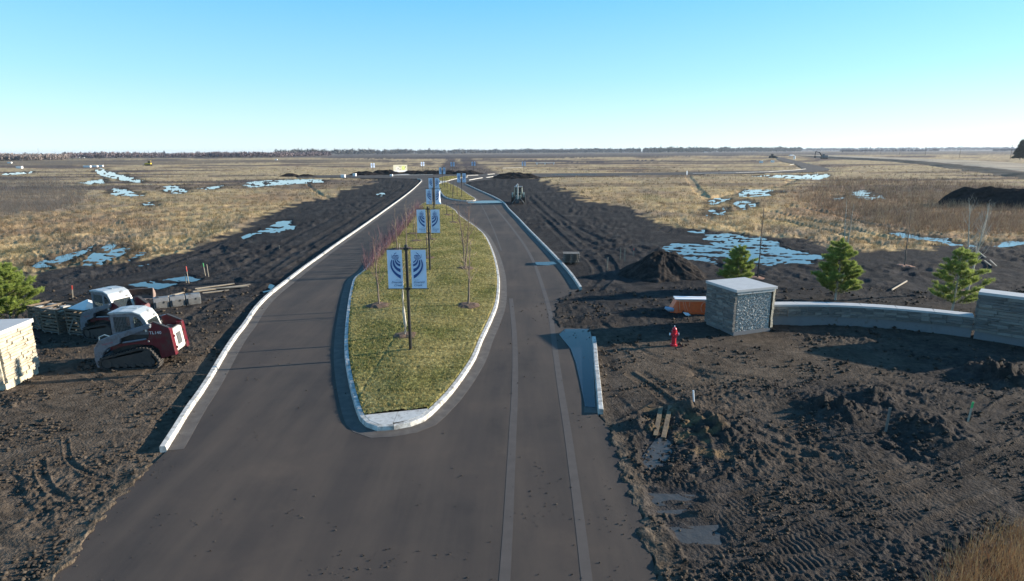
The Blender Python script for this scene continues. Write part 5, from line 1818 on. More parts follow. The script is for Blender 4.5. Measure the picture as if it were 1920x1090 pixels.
heap(1243, 513, 3.0, 2.6, 1.55, 'peaked black soil heap between the right curb and the big puddle', 1, R(15), 0.95, (0.034, 0.029, 0.026), 0.25, 90)
heap(1890, 388, 8.5, 3.6, 2.6, 'long dark soil bank in the reeds at the right edge', 2, R(-35), 1.6, ridge=0.6)
heap(962, 334, 7.5, 5, 1.7, 'left of the two black heaps at the right of the roundabout', 3, 0, 1.1)
heap(985, 334, 5.0, 4, 1.4, 'right of the two black heaps at the right of the roundabout', 4, 0, 1.1)
heap(683, 328, 6, 4, 1.3, 'low black heap left of the cross street by the billboard', 5, 0, 1.1)
heap(722, 327, 7, 4, 1.6, 'black heap just in front of the billboard', 6, 0, 1.1)
heap(775, 326, 6, 4, 1.2, 'low black heap right of the billboard', 7, 0, 1.1)
heap(806, 326.5, 6, 4, 1.3, 'black heap behind the left corner of the roundabout', 8, 0, 1.2)
heap(835, 326.5, 7, 4, 1.3, 'long black heap straight behind the roundabout', 9, 0, 1.2)
heap(872, 326.5, 7, 4, 1.3, 'black heap behind the right side of the roundabout', 10, 0, 1.2)
heap(544, 331, 4, 3, 1.1, 'small dark heap in the grass left of the cross street', 11)
heap(574, 331, 4, 3, 0.8, 'flat small heap beside the field puddles', 12)


# ------------------------------------------------------------------ loose soil on the ground
def clods(name, n, pxr, pyr, smin, smax, test, colr, seed, zoff=0.0):
    r = np.random.default_rng(seed)
    px = r.uniform(*pxr, n); py = r.uniform(*pyr, n)
    x, y = unproject(px, py)
    k = test(x, y, px, py, r)
    x, y = x[k], y[k]; n = len(x)
    h, _ = terrain(x, y, np.full(n, 0.08))
    on = sdf(ROADW, x, y, 1.0) < 0
    h = np.where(on, 0.0, h) + zoff
    s = smin + (smax - smin) * r.random(n) ** 3
    s *= np.clip(y / 18, 0.8, 3)
    base = np.array([(1, 0, 0), (0, 1, 0), (-1, 0, 0), (0, -1, 0), (0, 0, 0.75), (0, 0, -0.6)])
    F0 = np.array([(0, 1, 4), (1, 2, 4), (2, 3, 4), (3, 0, 4), (1, 0, 5), (2, 1, 5), (3, 2, 5), (0, 3, 5)])
    V = base[None] * r.uniform(0.55, 1.35, (n, 6, 1)) * s[:, None, None]
    a = r.random(n) * 6.283; ca, sa = np.cos(a)[:, None], np.sin(a)[:, None]
    vx = V[:, :, 0] * ca - V[:, :, 1] * sa; vy = V[:, :, 0] * sa + V[:, :, 1] * ca
    V = np.stack([vx + x[:, None], vy + y[:, None], V[:, :, 2] + (h + s * 0.35)[:, None]], 2).reshape(-1, 3)
    F = (F0[None] + (np.arange(n) * 6)[:, None, None]).reshape(-1, 3)
    c = np.array(colr[0])[None] + (np.array(colr[1]) - np.array(colr[0]))[None] * r.random((n, 1))
    o = np_mesh(name, V, F, M['clod'], col=np.repeat(c, 6, 0))
    tag(o, kind='stuff')
    return o


def on_mud(x, y, px, py, r):
    d = sdf(ROADW, x, y, 3.0)
    g = sdf(MUD, x, y, 3.0)
    dens = np.clip(0.25 + 1.2 * perlin(x / 1.7, y / 1.7, 400), 0.03, 1)
    return (d > 0.15) & (g < -0.2) & (r.random(len(x)) < dens)


def on_road(x, y, px, py, r):
    d = sdf(ROADW, x, y, 6.0)
    isl = sdf(ISLW, x, y, 2.0)
    edge = np.exp(-np.abs(d) / 0.5)
    cl = np.clip(perlin(x / 1.4, y / 1.4, 401) * 2.2 - 0.35, 0, 1)
    patch = np.exp(-(((px - 350) / 130) ** 2 + ((py - 900) / 45) ** 2)) + np.exp(-(((px - 870) / 200) ** 2 + ((py - 930) / 70) ** 2)) * 0.35
    right = np.exp(-(((px - 1065) / 45) ** 2 + ((py - 580) / 40) ** 2)) * 2.5
    p = 0.015 + 0.28 * cl + 0.5 * edge * (0.4 + cl) + 0.5 * patch * cl + 0.03 * patch + right * 0.7
    return (d < 0.05) & (isl > 0.0) & (r.random(len(x)) < p)


clods('soil_clods', 60000, (-60, 1980), (540, 1130), 0.012, 0.085, on_mud, ((0.026, 0.022, 0.019), (0.085, 0.068, 0.052)), 11)
clods('road_crumbs', 24000, (60, 1260), (545, 1130), 0.006, 0.030, on_road, ((0.018, 0.015, 0.013), (0.10, 0.085, 0.07)), 12, 0.002)


# ------------------------------------------------------------------ grasses
def grass_field(name, n, pxr, pyr, Lr, test, seed, blades=7, width=0.012, spread=0.16, cols=None, zoff=-0.03):
    r = np.random.default_rng(seed)
    px = r.uniform(*pxr, n); py = r.uniform(pyr[0], pyr[1], n)
    x, y = unproject(px, py)
    k = test(x, y, px, py, r)
    x, y = x[k], y[k]; n = len(x)
    sp = np.sqrt(0.0017 * y * np.maximum(y * y / 5000, 0.03))
    h, col = terrain(x, y, sp)
    f = np.clip(y / 45, 1, 5) ** 0.75
    cols_ = []
    Vs = []
    lum = r.uniform(0.75, 1.35, n)
    for b in range(blades):
        a = r.random(n) * 6.283; rad = r.random(n) * spread * f
        bx, by = x + np.cos(a) * rad, y + np.sin(a) * rad
        L = r.uniform(Lr[0], Lr[1], n) * f ** 0.35
        w = width * f * r.uniform(0.7, 1.3, n)
        t = r.random(n) * 6.283; ln = L * r.uniform(0.1, 0.8, n)
        A = np.stack([bx - w, by, h + zoff], 1); B = np.stack([bx + w, by, h + zoff], 1)
        C = np.stack([bx + np.cos(t) * ln, by + np.sin(t) * ln, h + L], 1)
        Vs.append(np.stack([A, B, C], 1))
        c = (cols[r.integers(0, len(cols), n)] if cols is not None else col * 1.05) * (lum * r.uniform(0.85, 1.15, n))[:, None]
        cols_.append(np.repeat(c, 3, 0))
    V = np.concatenate(Vs).reshape(-1, 3); C = np.concatenate(cols_)
    o = np_mesh(name, V, np.arange(len(V)).reshape(-1, 3), M['blades'], col=np.clip(C, 0, 1))
    tag(o, kind='stuff')
    return o


def dry_field(x, y, px, py, r):
    g = sdf(MUD, x, y, 6.0); ok = (g > 0.5) & (sdf(ROADW, x, y, 3.0) > 0.6) & (y < 320) & (y > 20)
    for P in PW:
        ok &= sdf(P, x, y, 1.0) > 0.4
    for pts, hw, dep, lug, lh in RW[-6:]:
        D, _, _ = polyline_dist(pts, x, y, 2.0); ok &= D > hw
    return ok & (r.random(len(x)) < np.clip(0.55 + 1.3 * perlin(x / 2.2, y / 2.2, 410), 0.08, 1))


grass_field('dry_grass', 62000, (-120, 2040), (306, 520), (0.16, 0.42), dry_field, 21, blades=5, width=0.014, spread=0.22)


def stubble(x, y, px, py, r):
    g = sdf(MUD, x, y, 6.0)
    return (g > -5) & (g < 0.6) & (y > 24) & (sdf(ROADW, x, y, 3.0) > 1) & (perlin(x / 2, y / 2, 411) > 0.15) & (r.random(len(x)) < 0.35)


grass_field('stubble', 9000, (-60, 1980), (340, 540), (0.06, 0.16), stubble, 22, blades=4, width=0.010, spread=0.15, cols=np.array([(0.30, 0.23, 0.13), (0.2, 0.15, 0.09)]))


def reeds_test(polys):
    W = [GP(p) for p in polys]

    def f(x, y, px, py, r):
        ok = np.zeros(len(x), bool)
        for P in W:
            d = sdf(P, x + perlin(x / 3, y / 3, 412) * 3, y + perlin(x / 3, y / 3, 413) * 5, 4.0)
            ok |= d < 0
        for P in PW:
            ok &= sdf(P, x, y, 1.0) > 0.3
        return ok & (sdf(ROADW, x, y, 3.0) > 1.5)
    return f


grass_field('reeds', 7000, (1400, 2040), (325, 455), (0.5, 1.1), reeds_test([[(1560, 335), (1750, 338), (1920, 352), (2300, 385), (2200, 440), (1920, 440), (1750, 436), (1640, 420), (1560, 398), (1500, 372)]]), 23, blades=6, width=0.012, spread=0.4,
            cols=np.array([(0.30, 0.19, 0.12), (0.38, 0.26, 0.16), (0.20, 0.13, 0.10), (0.44, 0.32, 0.19)]))
grass_field('reeds', 3500, (-120, 180), (328, 400), (0.4, 0.8), reeds_test([[(-300, 335), (0, 334), (110, 336), (150, 350), (165, 368), (120, 392), (0, 404), (-300, 425)]]), 24, blades=6, width=0.012, spread=0.4,
            cols=np.array([(0.36, 0.27, 0.20), (0.44, 0.33, 0.24), (0.27, 0.20, 0.15)]))


def corner_tuft(x, y, px, py, r):
    P = GP([(1745, 1110), (1790, 1050), (1840, 1010), (1900, 985), (2000, 960), (2100, 1180), (1750, 1200)])
    d = sdf(P, x + 0.2 * perlin(x / 0.5, y / 0.5, 414), y, 2.0)
    return (d < 0.0) & (r.random(len(x)) < np.clip(0.3 - d * 1.5, 0, 1))


grass_field('dry_grass_clump', 2600, (1730, 2060), (960, 1180), (0.15, 0.6), corner_tuft, 25, blades=4, width=0.004, spread=0.14,
            cols=np.array([(0.55, 0.34, 0.15), (0.38, 0.18, 0.09), (0.66, 0.46, 0.22), (0.42, 0.27, 0.12), (0.26, 0.13, 0.07)]), zoff=-0.05)


# ------------------------------------------------------------------ trees
def bare_tree(px, py, H, label, seed, twig='twig_tan', bark='bark', stems=1, low=0.25, nb=16, mulch=True, z0=0.0, group='young leafless trees', spread=0.35, rad=0.045, kind='young_tree', dens=5, mulch_mat='mulch', thick=1.0):
    r = random.Random(seed)
    x, y = G(px, py, z0)
    root = empty(kind, (x, y, z0 - 0.02)); tag(root, label, 'tree', group)
    tb = MB(); cb = MB()
    for s in range(stems):
        lean = (r.uniform(-.05, .05) + (0.12 * (s - (stems - 1) / 2)), r.uniform(-.05, .05))
        pts = []; rr = []
        n = 7
        hh = H * r.uniform(0.9, 1.0) if s else H
        for i in range(n + 1):
            t = i / n
            pts.append(Vector((lean[0] * hh * t + r.uniform(-.02, .02) * hh * .3, lean[1] * hh * t + r.uniform(-.02, .02) * hh * .3, hh * t - 0.1 * (i == 0))))
            rr.append(rad * (1 - t) ** 0.8 * thick + 0.006)
        tb.tube(pts, rr, 6)
        for k in range(nb):
            t = low + (0.97 - low) * (k + r.random()) / nb
            i = min(int(t * n), n - 1); f = t * n - i
            p = pts[i].lerp(pts[i + 1], f)
            az = r.uniform(0, 6.283); L = hh * spread * (1.15 - t) * r.uniform(0.7, 1.2) + 0.15
            el = r.uniform(0.75, 1.15)
            d = Vector((math.cos(az) * math.cos(el), math.sin(az) * math.cos(el), math.sin(el)))
            q1 = p + d * L * 0.5 + Vector((0, 0, 0.02)); q2 = q1 + (d + Vector((0, 0, 0.45))).normalized() * L * 0.55
            br = max(0.005, 0.3 * rad * (1 - t) + 0.004) * thick
            cb.tube([p, q1, q2], [br, br * 0.7, 0.003 * thick], 4, cap=False)
            for m in range(dens):
                u = r.random(); b0 = p.lerp(q1, u) if r.random() < 0.4 else q1.lerp(q2, u)
                dv = Vector((r.uniform(-1, 1), r.uniform(-1, 1), r.uniform(0.2, 1.4))).normalized()
                cb.tube([b0, b0 + dv * L * r.uniform(.2, .45)], [0.0045 * thick, 0.002 * thick], 3, cap=False)
    tb.build('trunk', M[bark], root, smooth=False)
    cb.build('branches', M[twig], root)
    if mulch:
        n = 18; V = [(0, 0, 0.09)]; F = []
        for i in range(n):
            a = 6.283 * i / n; k = r.uniform(0.85, 1.1)
            V.append((0.38 * k * math.cos(a), 0.38 * k * math.sin(a), r.uniform(0.06, 0.11)))
        for i in range(n):
            a = 6.283 * i / n; k = r.uniform(0.9, 1.2)
            V.append((0.62 * k * math.cos(a), 0.62 * k * math.sin(a), 0.0))
        for i in range(n):
            j = (i + 1) % n
            F += [(0, 1 + i, 1 + j), (1 + i, 1 + n + i, 1 + n + j, 1 + j)]
        mesh_obj('mulch_bed', V, F, M[mulch_mat], root)
    return root


g_isl = 'young leafless trees planted on the grass island'
bare_tree(711, 572, 3.6, 'young bare tree left of the nearest banner pole', 1, 'twig_red', z0=.27, thick=1.1, group=g_isl)
bare_tree(878, 572, 3.3, 'young bare tree on the right side of the island near the curb', 2, 'twig_tan', z0=.27, thick=1.1, group=g_isl)
bare_tree(761, 629, 4.0, 'pale thick trunked young tree right behind the nearest banner pole', 3, 'twig_tan', z0=.27, thick=1.1, bark='bark_pale', low=0.5, nb=9, dens=2, rad=0.06, spread=0.16, group=g_isl)
bare_tree(873, 503, 4.7, 'taller bare tree with red twigs behind the right island tree', 4, 'twig_red', z0=.27, thick=1.1, group=g_isl, stems=2, dens=8)
bare_tree(801, 484, 3.7, 'young bare tree beside the second banner pole', 5, 'twig_tan', z0=.27, thick=1.1, group=g_isl, nb=10, dens=3)
bare_tree(762, 466, 3.8, 'young bare tree just above the nearest banners', 6, 'twig_tan', z0=.27, thick=1.1, group=g_isl, nb=10)
bare_tree(745, 467, 3.2, 'thin bare tree on the left of the island behind the nearest banners', 7, 'twig_tan', z0=.27, thick=1.1, group=g_isl, nb=8, dens=3)
bare_tree(781, 452, 3.4, 'slim bare tree between the two nearest banner poles', 8, 'twig_tan', z0=.27, thick=1.1, group=g_isl, nb=8, dens=3)
bare_tree(808, 449, 3.5, 'bare tree behind the second pair of banners', 9, 'twig_tan', z0=.27, thick=1.1, group=g_isl, nb=8, dens=3)
bare_tree(776, 438, 2.6, 'small bare tree close to the red shrub row', 10, 'twig_tan', z0=.27, thick=1.1, group=g_isl, nb=8, dens=3)
bare_tree(849, 417, 1.6, 'short bare sapling on the right side of the far island end', 11, 'bark_dark', 'bark_dark', z0=.27, thick=1.1, group=g_isl, nb=3, dens=1)
bare_tree(838, 403, 1.6, 'short bare sapling at the far tip of the island', 12, 'bark_dark', 'bark_dark', z0=.27, thick=1.1, group=g_isl, nb=3, dens=1)
bare_tree(812, 410, 2.6, 'bare sapling beside the third banner pole', 13, 'twig_tan', 'bark', z0=.27, thick=1.1, group=g_isl, nb=6, dens=2)
for k, (px, py) in enumerate(((857, 367.5), (851, 362.5), (845, 357.5), (838.5, 353.5), (834, 350.5), (849, 370))):
    bare_tree(px, py, 2.4, ['nearest', 'second', 'third', 'fourth', 'farthest', 'lone left hand'][k] + ' dark sapling in the row on the second small island', 20 + k, 'bark_dark', 'bark_dark', z0=.27, thick=1.1, group='saplings on the second island', nb=4, dens=1, mulch=False, rad=0.06)
g_r = 'leafless trees beyond the curved wall'
bare_tree(1696, 499, 3.9, 'bare tree with twiggy crown standing between the two right hand pines', 31, 'twig_tan', 'bark', group=g_r, low=0.5, nb=18, dens=7, spread=0.32, mulch_mat='mulch_red')
bare_tree(1813, 548, 5.4, 'tall pale multi stemmed tree behind the rightmost pine', 32, 'bark_pale', 'bark_pale', group=g_r, stems=3, low=0.3, nb=16, dens=6, spread=0.3, mulch_mat='mulch_red')
bare_tree(1420, 522, 4.9, 'thin dark stemmed tree just right of the first pine', 33, 'twig_red', 'bark_dark', group=g_r, low=0.3, nb=18, dens=4, spread=0.16, mulch_mat='mulch_red')
bare_tree(1578, 535, 5.2, 'slender bare tree hidden behind the tall middle pine', 34, 'twig_tan', 'bark_pale', group=g_r, stems=2, low=0.5, nb=14, dens=6, spread=0.2)


# red twigged shrubs along the left curb of the island
def shrub_mesh(seed):
    r = random.Random(seed); mb = MB()
    for k in range(20):
        a = r.uniform(0, 6.283); b = r.uniform(0, 0.3)
        L = r.uniform(0.5, 1.0) if k % 5 else r.uniform(1.2, 1.9)
        p0 = Vector((math.cos(a) * b, math.sin(a) * b, -0.02))
        d = Vector((math.cos(a) * r.uniform(.05, .45), math.sin(a) * r.uniform(.05, .45), 1)).normalized()
        p1 = p0 + d * L * .5; p2 = p1 + (d + Vector((r.uniform(-.2, .2), r.uniform(-.2, .2), .2))).normalized() * L * .5
        mb.tube([p0, p1, p2], [0.010, 0.008, 0.003], 3, cap=False)
        for m in range(2):
            q = p0.lerp(p1, r.uniform(.3, 1)); dd_ = Vector((r.uniform(-.5, .5), r.uniform(-.5, .5), 1)).normalized()
            mb.tube([q, q + dd_ * L * .35], [0.006, 0.003], 3, cap=False)
    o = mb.build('red_twig_shrub', M['twig_magenta']); me = o.data; bpy.data.objects.remove(o)
    return me


SHR = [shrub_mesh(50 + k) for k in range(4)]
rowl = resample(smooth_poly(GP([(690, 505), (703, 489), (718, 472), (733, 455), (747, 439), (760, 424), (776, 405), (789, 393)], 0.25), False, 4), 0.95)
for k, p in enumerate(rowl):
    o = bpy.data.objects.new('red_twig_shrub', SHR[k % 4]); COL.objects.link(o)
    o.location = (p[0] + random.uniform(-.1, .1), p[1], 0.22); o.rotation_euler = (0, 0, random.uniform(0, 6.28))
    s = random.uniform(0.8, 1.2); o.scale = (s, s, s * random.uniform(.85, 1.1))
    tag(o, 'red purple twigged shrub in the row along the left edge of the grass island', 'shrub', 'red twigged shrubs along the island curb')


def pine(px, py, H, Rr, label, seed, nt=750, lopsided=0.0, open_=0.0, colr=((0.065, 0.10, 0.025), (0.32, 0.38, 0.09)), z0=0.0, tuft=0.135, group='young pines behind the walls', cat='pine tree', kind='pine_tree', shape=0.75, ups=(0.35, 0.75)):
    r = np.random.default_rng(seed)
    x, y = G(px, py, z0)
    root = empty(kind, (x, y, z0)); tag(root, label, cat, group)
    MB().tube([(0, 0, -0.1), (0.03, 0, H * .5), (0, 0, H * .96)], [0.055 * H / 3, 0.035 * H / 3, 0.01], 7).build('trunk', M['bark_pale'], root)
    mb = MB()
    # branches in whorls
    tips = []
    nw = 11
    for w in range(nw):
        t = 0.12 + 0.84 * w / nw
        nbr = r.integers(6, 9)
        for b in range(nbr):
            if r.random() < open_: continue
            a = 6.283 * (b + r.random() * .7) / nbr + w * 0.9
            prof = (1 - t) ** shape * (0.55 + 0.9 * min(t / 0.25, 1) * 0.5)
            L = Rr * prof * r.uniform(0.65, 1.25) * (1 + lopsided * math.cos(a)) + 0.08
            up = r.uniform(*ups)
            p0 = Vector((0, 0, H * (t + r.uniform(-.02, .02)))); p1 = p0 + Vector((math.cos(a) * L, math.sin(a) * L, L * up))
            mb.tube([p0, p1], [0.014, 0.005], 3, cap=False)
            tips.append((p0, p1, L))
            for m in range(4):
                u = r.uniform(0.35, 0.85); q0 = p0.lerp(p1, u)
                sd_ = Vector((-math.sin(a), math.cos(a), 0)) * (1 if m % 2 else -1)
                q1 = q0 + (sd_ * 0.8 + (p1 - p0).normalized() + Vector((0, 0, .3))) * L * (1.05 - u) * 0.55
                mb.tube([q0, q1], [0.008, 0.003], 3, cap=False)
                tips.append((q0, q1, (q1 - q0).length))
    tips.append((Vector((0, 0, H * .85)), Vector((0, 0, H)), 0.5))
    mb.build('branches', M['bark'], root)
    Vs = []; Cs = []
    wts = np.array([q[2] for q in tips]); wts /= wts.sum()
    for k in r.choice(len(tips), nt, p=wts):
        p0, p1, L = tips[k]
        u = r.random() ** 0.55
        c = p0.lerp(p1, 0.15 + 0.88 * u)
        c = np.array(c) + r.normal(0, 0.025, 3) * (H / 3)
        n = 12
        d = r.normal(0, 1, (n, 3)) + np.array([0, 0, 0.9]) + np.array([(p1 - p0).x, (p1 - p0).y, 0]) / max(L, .1) * 0.5
        d /= np.linalg.norm(d, axis=1)[:, None]
        s = np.cross(d, r.normal(0, 1, (n, 3))); s /= np.linalg.norm(s, axis=1)[:, None] + 1e-9
        ln = tuft * r.uniform(.6, 1.2, (n, 1)) * (H / 3) ** .5
        w = 0.0075 * (H / 3)
        A = c + s * w; B = c - s * w; C = c + d * ln
        Vs.append(np.stack([A, B, C], 1).reshape(-1, 3))
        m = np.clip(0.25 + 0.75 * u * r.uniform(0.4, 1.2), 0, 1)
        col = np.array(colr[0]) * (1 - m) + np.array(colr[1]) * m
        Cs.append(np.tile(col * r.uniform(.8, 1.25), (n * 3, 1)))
    V = np.concatenate(Vs); C = np.concatenate(Cs)
    np_mesh('needles', V, np.arange(len(V)).reshape(-1, 3), M['leaf'], root, col=C)
    return root


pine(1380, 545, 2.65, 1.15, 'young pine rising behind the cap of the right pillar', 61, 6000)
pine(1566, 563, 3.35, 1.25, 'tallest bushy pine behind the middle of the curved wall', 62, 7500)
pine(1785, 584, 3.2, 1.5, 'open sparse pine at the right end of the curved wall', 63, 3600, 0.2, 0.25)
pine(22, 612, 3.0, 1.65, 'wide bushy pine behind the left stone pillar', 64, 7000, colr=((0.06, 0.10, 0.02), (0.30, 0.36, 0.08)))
# big spruce far right
pine(1912, 300, 15.2, 5.4, 'large dark spruce against the sky at the right edge', 65, 2600, colr=((0.018, 0.035, 0.022), (0.035, 0.06, 0.035)), tuft=0.8, group=None, cat='spruce', kind='spruce_tree', shape=1.0, ups=(-0.15, 0.1))


# ------------------------------------------------------------------ woods on the horizon
def woods(name, pts, hgt, ntrees, col, seed, depth=60, trunks=0.3, ntri=34, wide=0.38, trunk_col=(0.32, 0.27, 0.23)):
    """pts: base line in the photo"""
    r = np.random.default_rng(seed)
    W = np.array([unproject(p[0], p[1]) for p in pts])
    t = r.uniform(0, len(W) - 1, ntrees); i = t.astype(int); f = (t - i)[:, None]
    P = W[i] * (1 - f) + W[np.minimum(i + 1, len(W) - 1)] * f
    P = P * (1 + r.uniform(0, depth, (ntrees, 1)) / np.linalg.norm(P, axis=1)[:, None])
    H = hgt * r.uniform(0.75, 1.08, ntrees) * (1 + 0.25 * perlin(P[:, 0] / 60, P[:, 1] / 60, 500))
    Vs = []; Cs = []
    for k in range(ntri):
        u = r.normal(0, 1, (ntrees, 3)); u /= np.linalg.norm(u, axis=1)[:, None]; u *= r.random((ntrees, 1)) ** 0.4
        c = np.stack([P[:, 0] + u[:, 0] * H * wide, P[:, 1] + u[:, 1] * H * wide, H * (0.58 + 0.42 * u[:, 2])], 1)
        s = H[:, None] * 0.11
        A = c + r.normal(0, 1, (ntrees, 3)) * s; B = c + r.normal(0, 1, (ntrees, 3)) * s; C = c + r.normal(0, 1, (ntrees, 3)) * s * np.array([1, 1, 1.6])
        Vs.append(np.stack([A, B, C], 1).reshape(-1, 3))
        cc = np.array(col)[None] * r.uniform(0.7, 1.3, (ntrees, 1))
        Cs.append(np.repeat(cc, 3, 0))
    m = r.random(ntrees) < trunks
    Q = P[m]; Hq = H[m]; n = len(Q)
    w = 0.02 * Hq
    A = np.stack([Q[:, 0] - w, Q[:, 1], Q[:, 0] * 0 - 0.5], 1); B = np.stack([Q[:, 0] + w, Q[:, 1], Q[:, 0] * 0 - 0.5], 1); C = np.stack([Q[:, 0], Q[:, 1], Hq * 0.9], 1)
    if n:
        Vs.append(np.stack([A, B, C], 1).reshape(-1, 3)); Cs.append(np.tile(np.array(trunk_col), (3 * n, 1)))
    V = np.concatenate(Vs); C = np.concatenate(Cs)
    o = np_mesh(name, V, np.arange(len(V)).reshape(-1, 3), M['clod'], col=C)
    tag(o, kind='stuff')
    return o


GREYW = (0.21, 0.175, 0.16); PURP = (0.155, 0.125, 0.13); GRN = (0.055, 0.07, 0.05); BLUW = (0.12, 0.115, 0.12)
woods('far_woods', [(-500, 306), (-100, 303), (0, 301.5), (60, 301), (128, 299.5)], 7.4, 420, GREYW, 71, 50, 0.9)
woods('far_woods', [(120, 297.5), (250, 296.5), (400, 296), (520, 295.5), (620, 293)], 8.6, 900, PURP, 72, 120, 0.15)
woods('far_woods', [(520, 292), (700, 290), (850, 288.5), (960, 287.6), (1080, 287)], 15.0, 900, (0.095, 0.095, 0.09), 73, 200, 0.05)
woods('far_woods', [(960, 287.2), (1100, 286.6), (1240, 286.6)], 18.0, 450, (0.10, 0.105, 0.095), 74, 200, 0.05)
woods('far_woods', [(1236, 286.6), (1330, 285.8), (1430, 285), (1500, 284.5)], 20.0, 520, GRN, 75, 200, 0.02, wide=0.5)
woods('far_woods', [(1490, 283.6), (1600, 283.2), (1760, 282.6), (1900, 282), (2100, 281), (2600, 278)], 20.0, 900, BLUW, 76, 300, 0.02)
woods('far_woods', [(1575, 285.5), (1650, 285), (1760, 284.2)], 9.0, 240, BLUW, 77, 100, 0.05)
woods('far_woods', [(1860, 284), (1895, 283.8), (1960, 283.5)], 9.0, 120, BLUW, 78, 100, 0.05)


# ------------------------------------------------------------------ far poles, houses, machines
def at_scale(px, py):
    x, y = G(px, py); return x, y, math.hypot(x, y)


for k, (px, py, top, w) in enumerate(((1799, 295, 272.5, 'third utility pole from the right edge, the clearest one'), (1894, 298, 271.5, 'utility pole just left of the big spruce'), (1734.5, 291.5, 273.5, 'utility pole left of the clearest one on the embankment'),
                                   (1686.7, 290, 274, 'utility pole beyond the dark embankment right of the excavator'), (1651, 288.8, 275, 'faint utility pole above the far ploughed field'), (1622.5, 288, 274, 'faint far utility pole right of the excavator'), (1580, 287.2, 275, 'faintest utility pole nearest the excavator'))):
    x, y, D = at_scale(px, py)
    H = 11.5
    r = empty('utility_pole', (x, y, 0)); tag(r, w, 'utility pole', 'utility poles along the embankment')
    rr = 0.16 if D < 800 else 0.26
    MB().tube([(0, 0, -0.5), (0, 0, H)], [rr, rr * 0.7], 6).build('pole', M['bark'], r)
    MB().box((0, 0, H - 0.7), (2.2, 0.14, 0.16)).build('crossarm', M['bark'], r)
    for s in (-0.9, 0, 0.9):
        MB().tube([(s, 0, H - 0.6), (s, 0, H - 0.3)], 0.07, 5).build('insulator', M['bark'], r)
tx, ty = G(74, 294)
tw = empty('radio_mast', (tx, ty, 0)); tag(tw, 'thin radio mast rising above the far left woods', 'mast')
mb = MB()
for s in ((-.5, -.3), (.5, -.3), (0, .55)):
    mb.tube([(s[0], s[1], 0), (s[0] * .6, s[1] * .6, 22)], 0.09, 4)
for k in range(14):
    z = 1.5 * k; mb.bar((-.5, -.3, z), (.45, -.3, z + 1.5), 0.06)
mb.build('mast_frame', M['iron'], tw)


def house(px, py, w, d, h, label, rz=0.0, wall='house_white', roof='roof'):
    x, y = G(px, py)
    r = empty('farm_house', (x, y, 0), rz); tag(r, label, 'house')
    MB().box((0, 0, h / 2), (w, d, h)).build('wall', M[wall], r)
    MB().prism([(-d / 2 - .4, h), (d / 2 + .4, h), (0, h + d * 0.35)], -w / 2 - .4, w / 2 + .4, axis='x').build('roof', M[roof], r)
    for k in range(2):
        MB().box((-w / 4 + w / 2 * k, -d / 2 - .03, h * .5), (w * .12, .08, h * .35)).build('window', M['black_metal'], r)
    return r


house(134, 296, 7, 6, 3.2, 'leftmost of the small white farm buildings at the left woods', R(10))
house(149, 296, 6, 7, 4.5, 'white farm house with taller front near the left woods', R(-15))
house(154.5, 296.6, 5, 5, 2.8, 'small white shed right beside the far farm house')
house(208.5, 294.6, 7, 6, 3.0, 'lone white house in front of the left woods')
house(642, 287, 16, 10, 6, 'white house among the trees left of centre on the horizon')
house(768, 287.5, 14, 9, 6, 'white building on the horizon above the billboard')
house(815, 287.2, 14, 9, 6, 'small white house on the horizon left of the roundabout')
house(1030, 285.5, 75, 20, 5, 'long low pale building on the horizon right of centre')
house(1323, 285.5, 22, 14, 11, 'tall white barn on the horizon above the right field')


def culvert(px, py, w, h, label, mat='light_panel'):
    x, y = G(px, py)
    r = empty('concrete_ring', (x, y, 0)); tag(r, label, 'concrete section')
    q = panel_holes(MB(), [(-w / 2, 0), (w / 2, 0), (w / 2, h), (-w / 2, h)], [[(-w / 2 + w * .04, h * .12), (-w / 2 + w * .14, h * .12), (-w / 2 + w * .14, h * .5), (-w / 2 + w * .04, h * .5)]], -0.6, 0.6)
    q.build('body', M[mat], r)
    MB().box((0, 0, h + 0.05), (w * 1.04, 1.3, 0.1)).build('lip', M[mat], r)
    return r


culvert(37, 316.5, 3.0, 1.2, 'white concrete section alone in the far left field')
culvert(18.5, 306.5, 3.4, 1.0, 'small white box far off in front of the left woods')
culvert(164, 314, 4.0, 0.9, 'left one of three pale culvert sections beyond the left puddles')
culvert(177, 313.5, 4.0, 0.9, 'middle one of three pale culvert sections beyond the left puddles')
culvert(188.5, 312.6, 3.4, 0.8, 'right one of three pale culvert sections beyond the left puddles')
culvert(643.5, 333, 1.3, 0.8, 'larger white block at the left end of the cross street')
culvert(665, 330.5, 1.0, 0.8, 'smaller white block near the left end of the cross street')
culvert(734, 330.5, 0.8, 0.5, 'white block at the tip of the far curb by the billboard')
culvert(518, 300.5, 2.2, 1.0, 'tiny white block far out in the left field')

# billboard
bxx, byy = G(751, 326)
bb = empty('billboard', (bxx, byy, 0), R(34)); tag(bb, 'cream and yellow site plan billboard beyond the cross street', 'billboard')
MB().box((0, 0, 1.95), (5.6, 0.1, 2.6)).build('panel', M['sign_cream'], bb)
MB().box((0, -0.06, 0.92), (5.58, 0.03, 0.5)).build('white_band', M['pvc'], bb)
for s in (-2.0, 2.0):
    MB().box((s, 0.12, 1.0), (0.14, 0.14, 2.6)).build('post', M['wood_grey'], bb)


def disc(cx, cz, rx, rz, y, mat, name):
    n = 20
    V = [(cx + rx * math.cos(6.283 * i / n), y, cz + rz * math.sin(6.283 * i / n)) for i in range(n)]
    return mesh_obj(name, V, [tuple(range(n))], mat, bb)


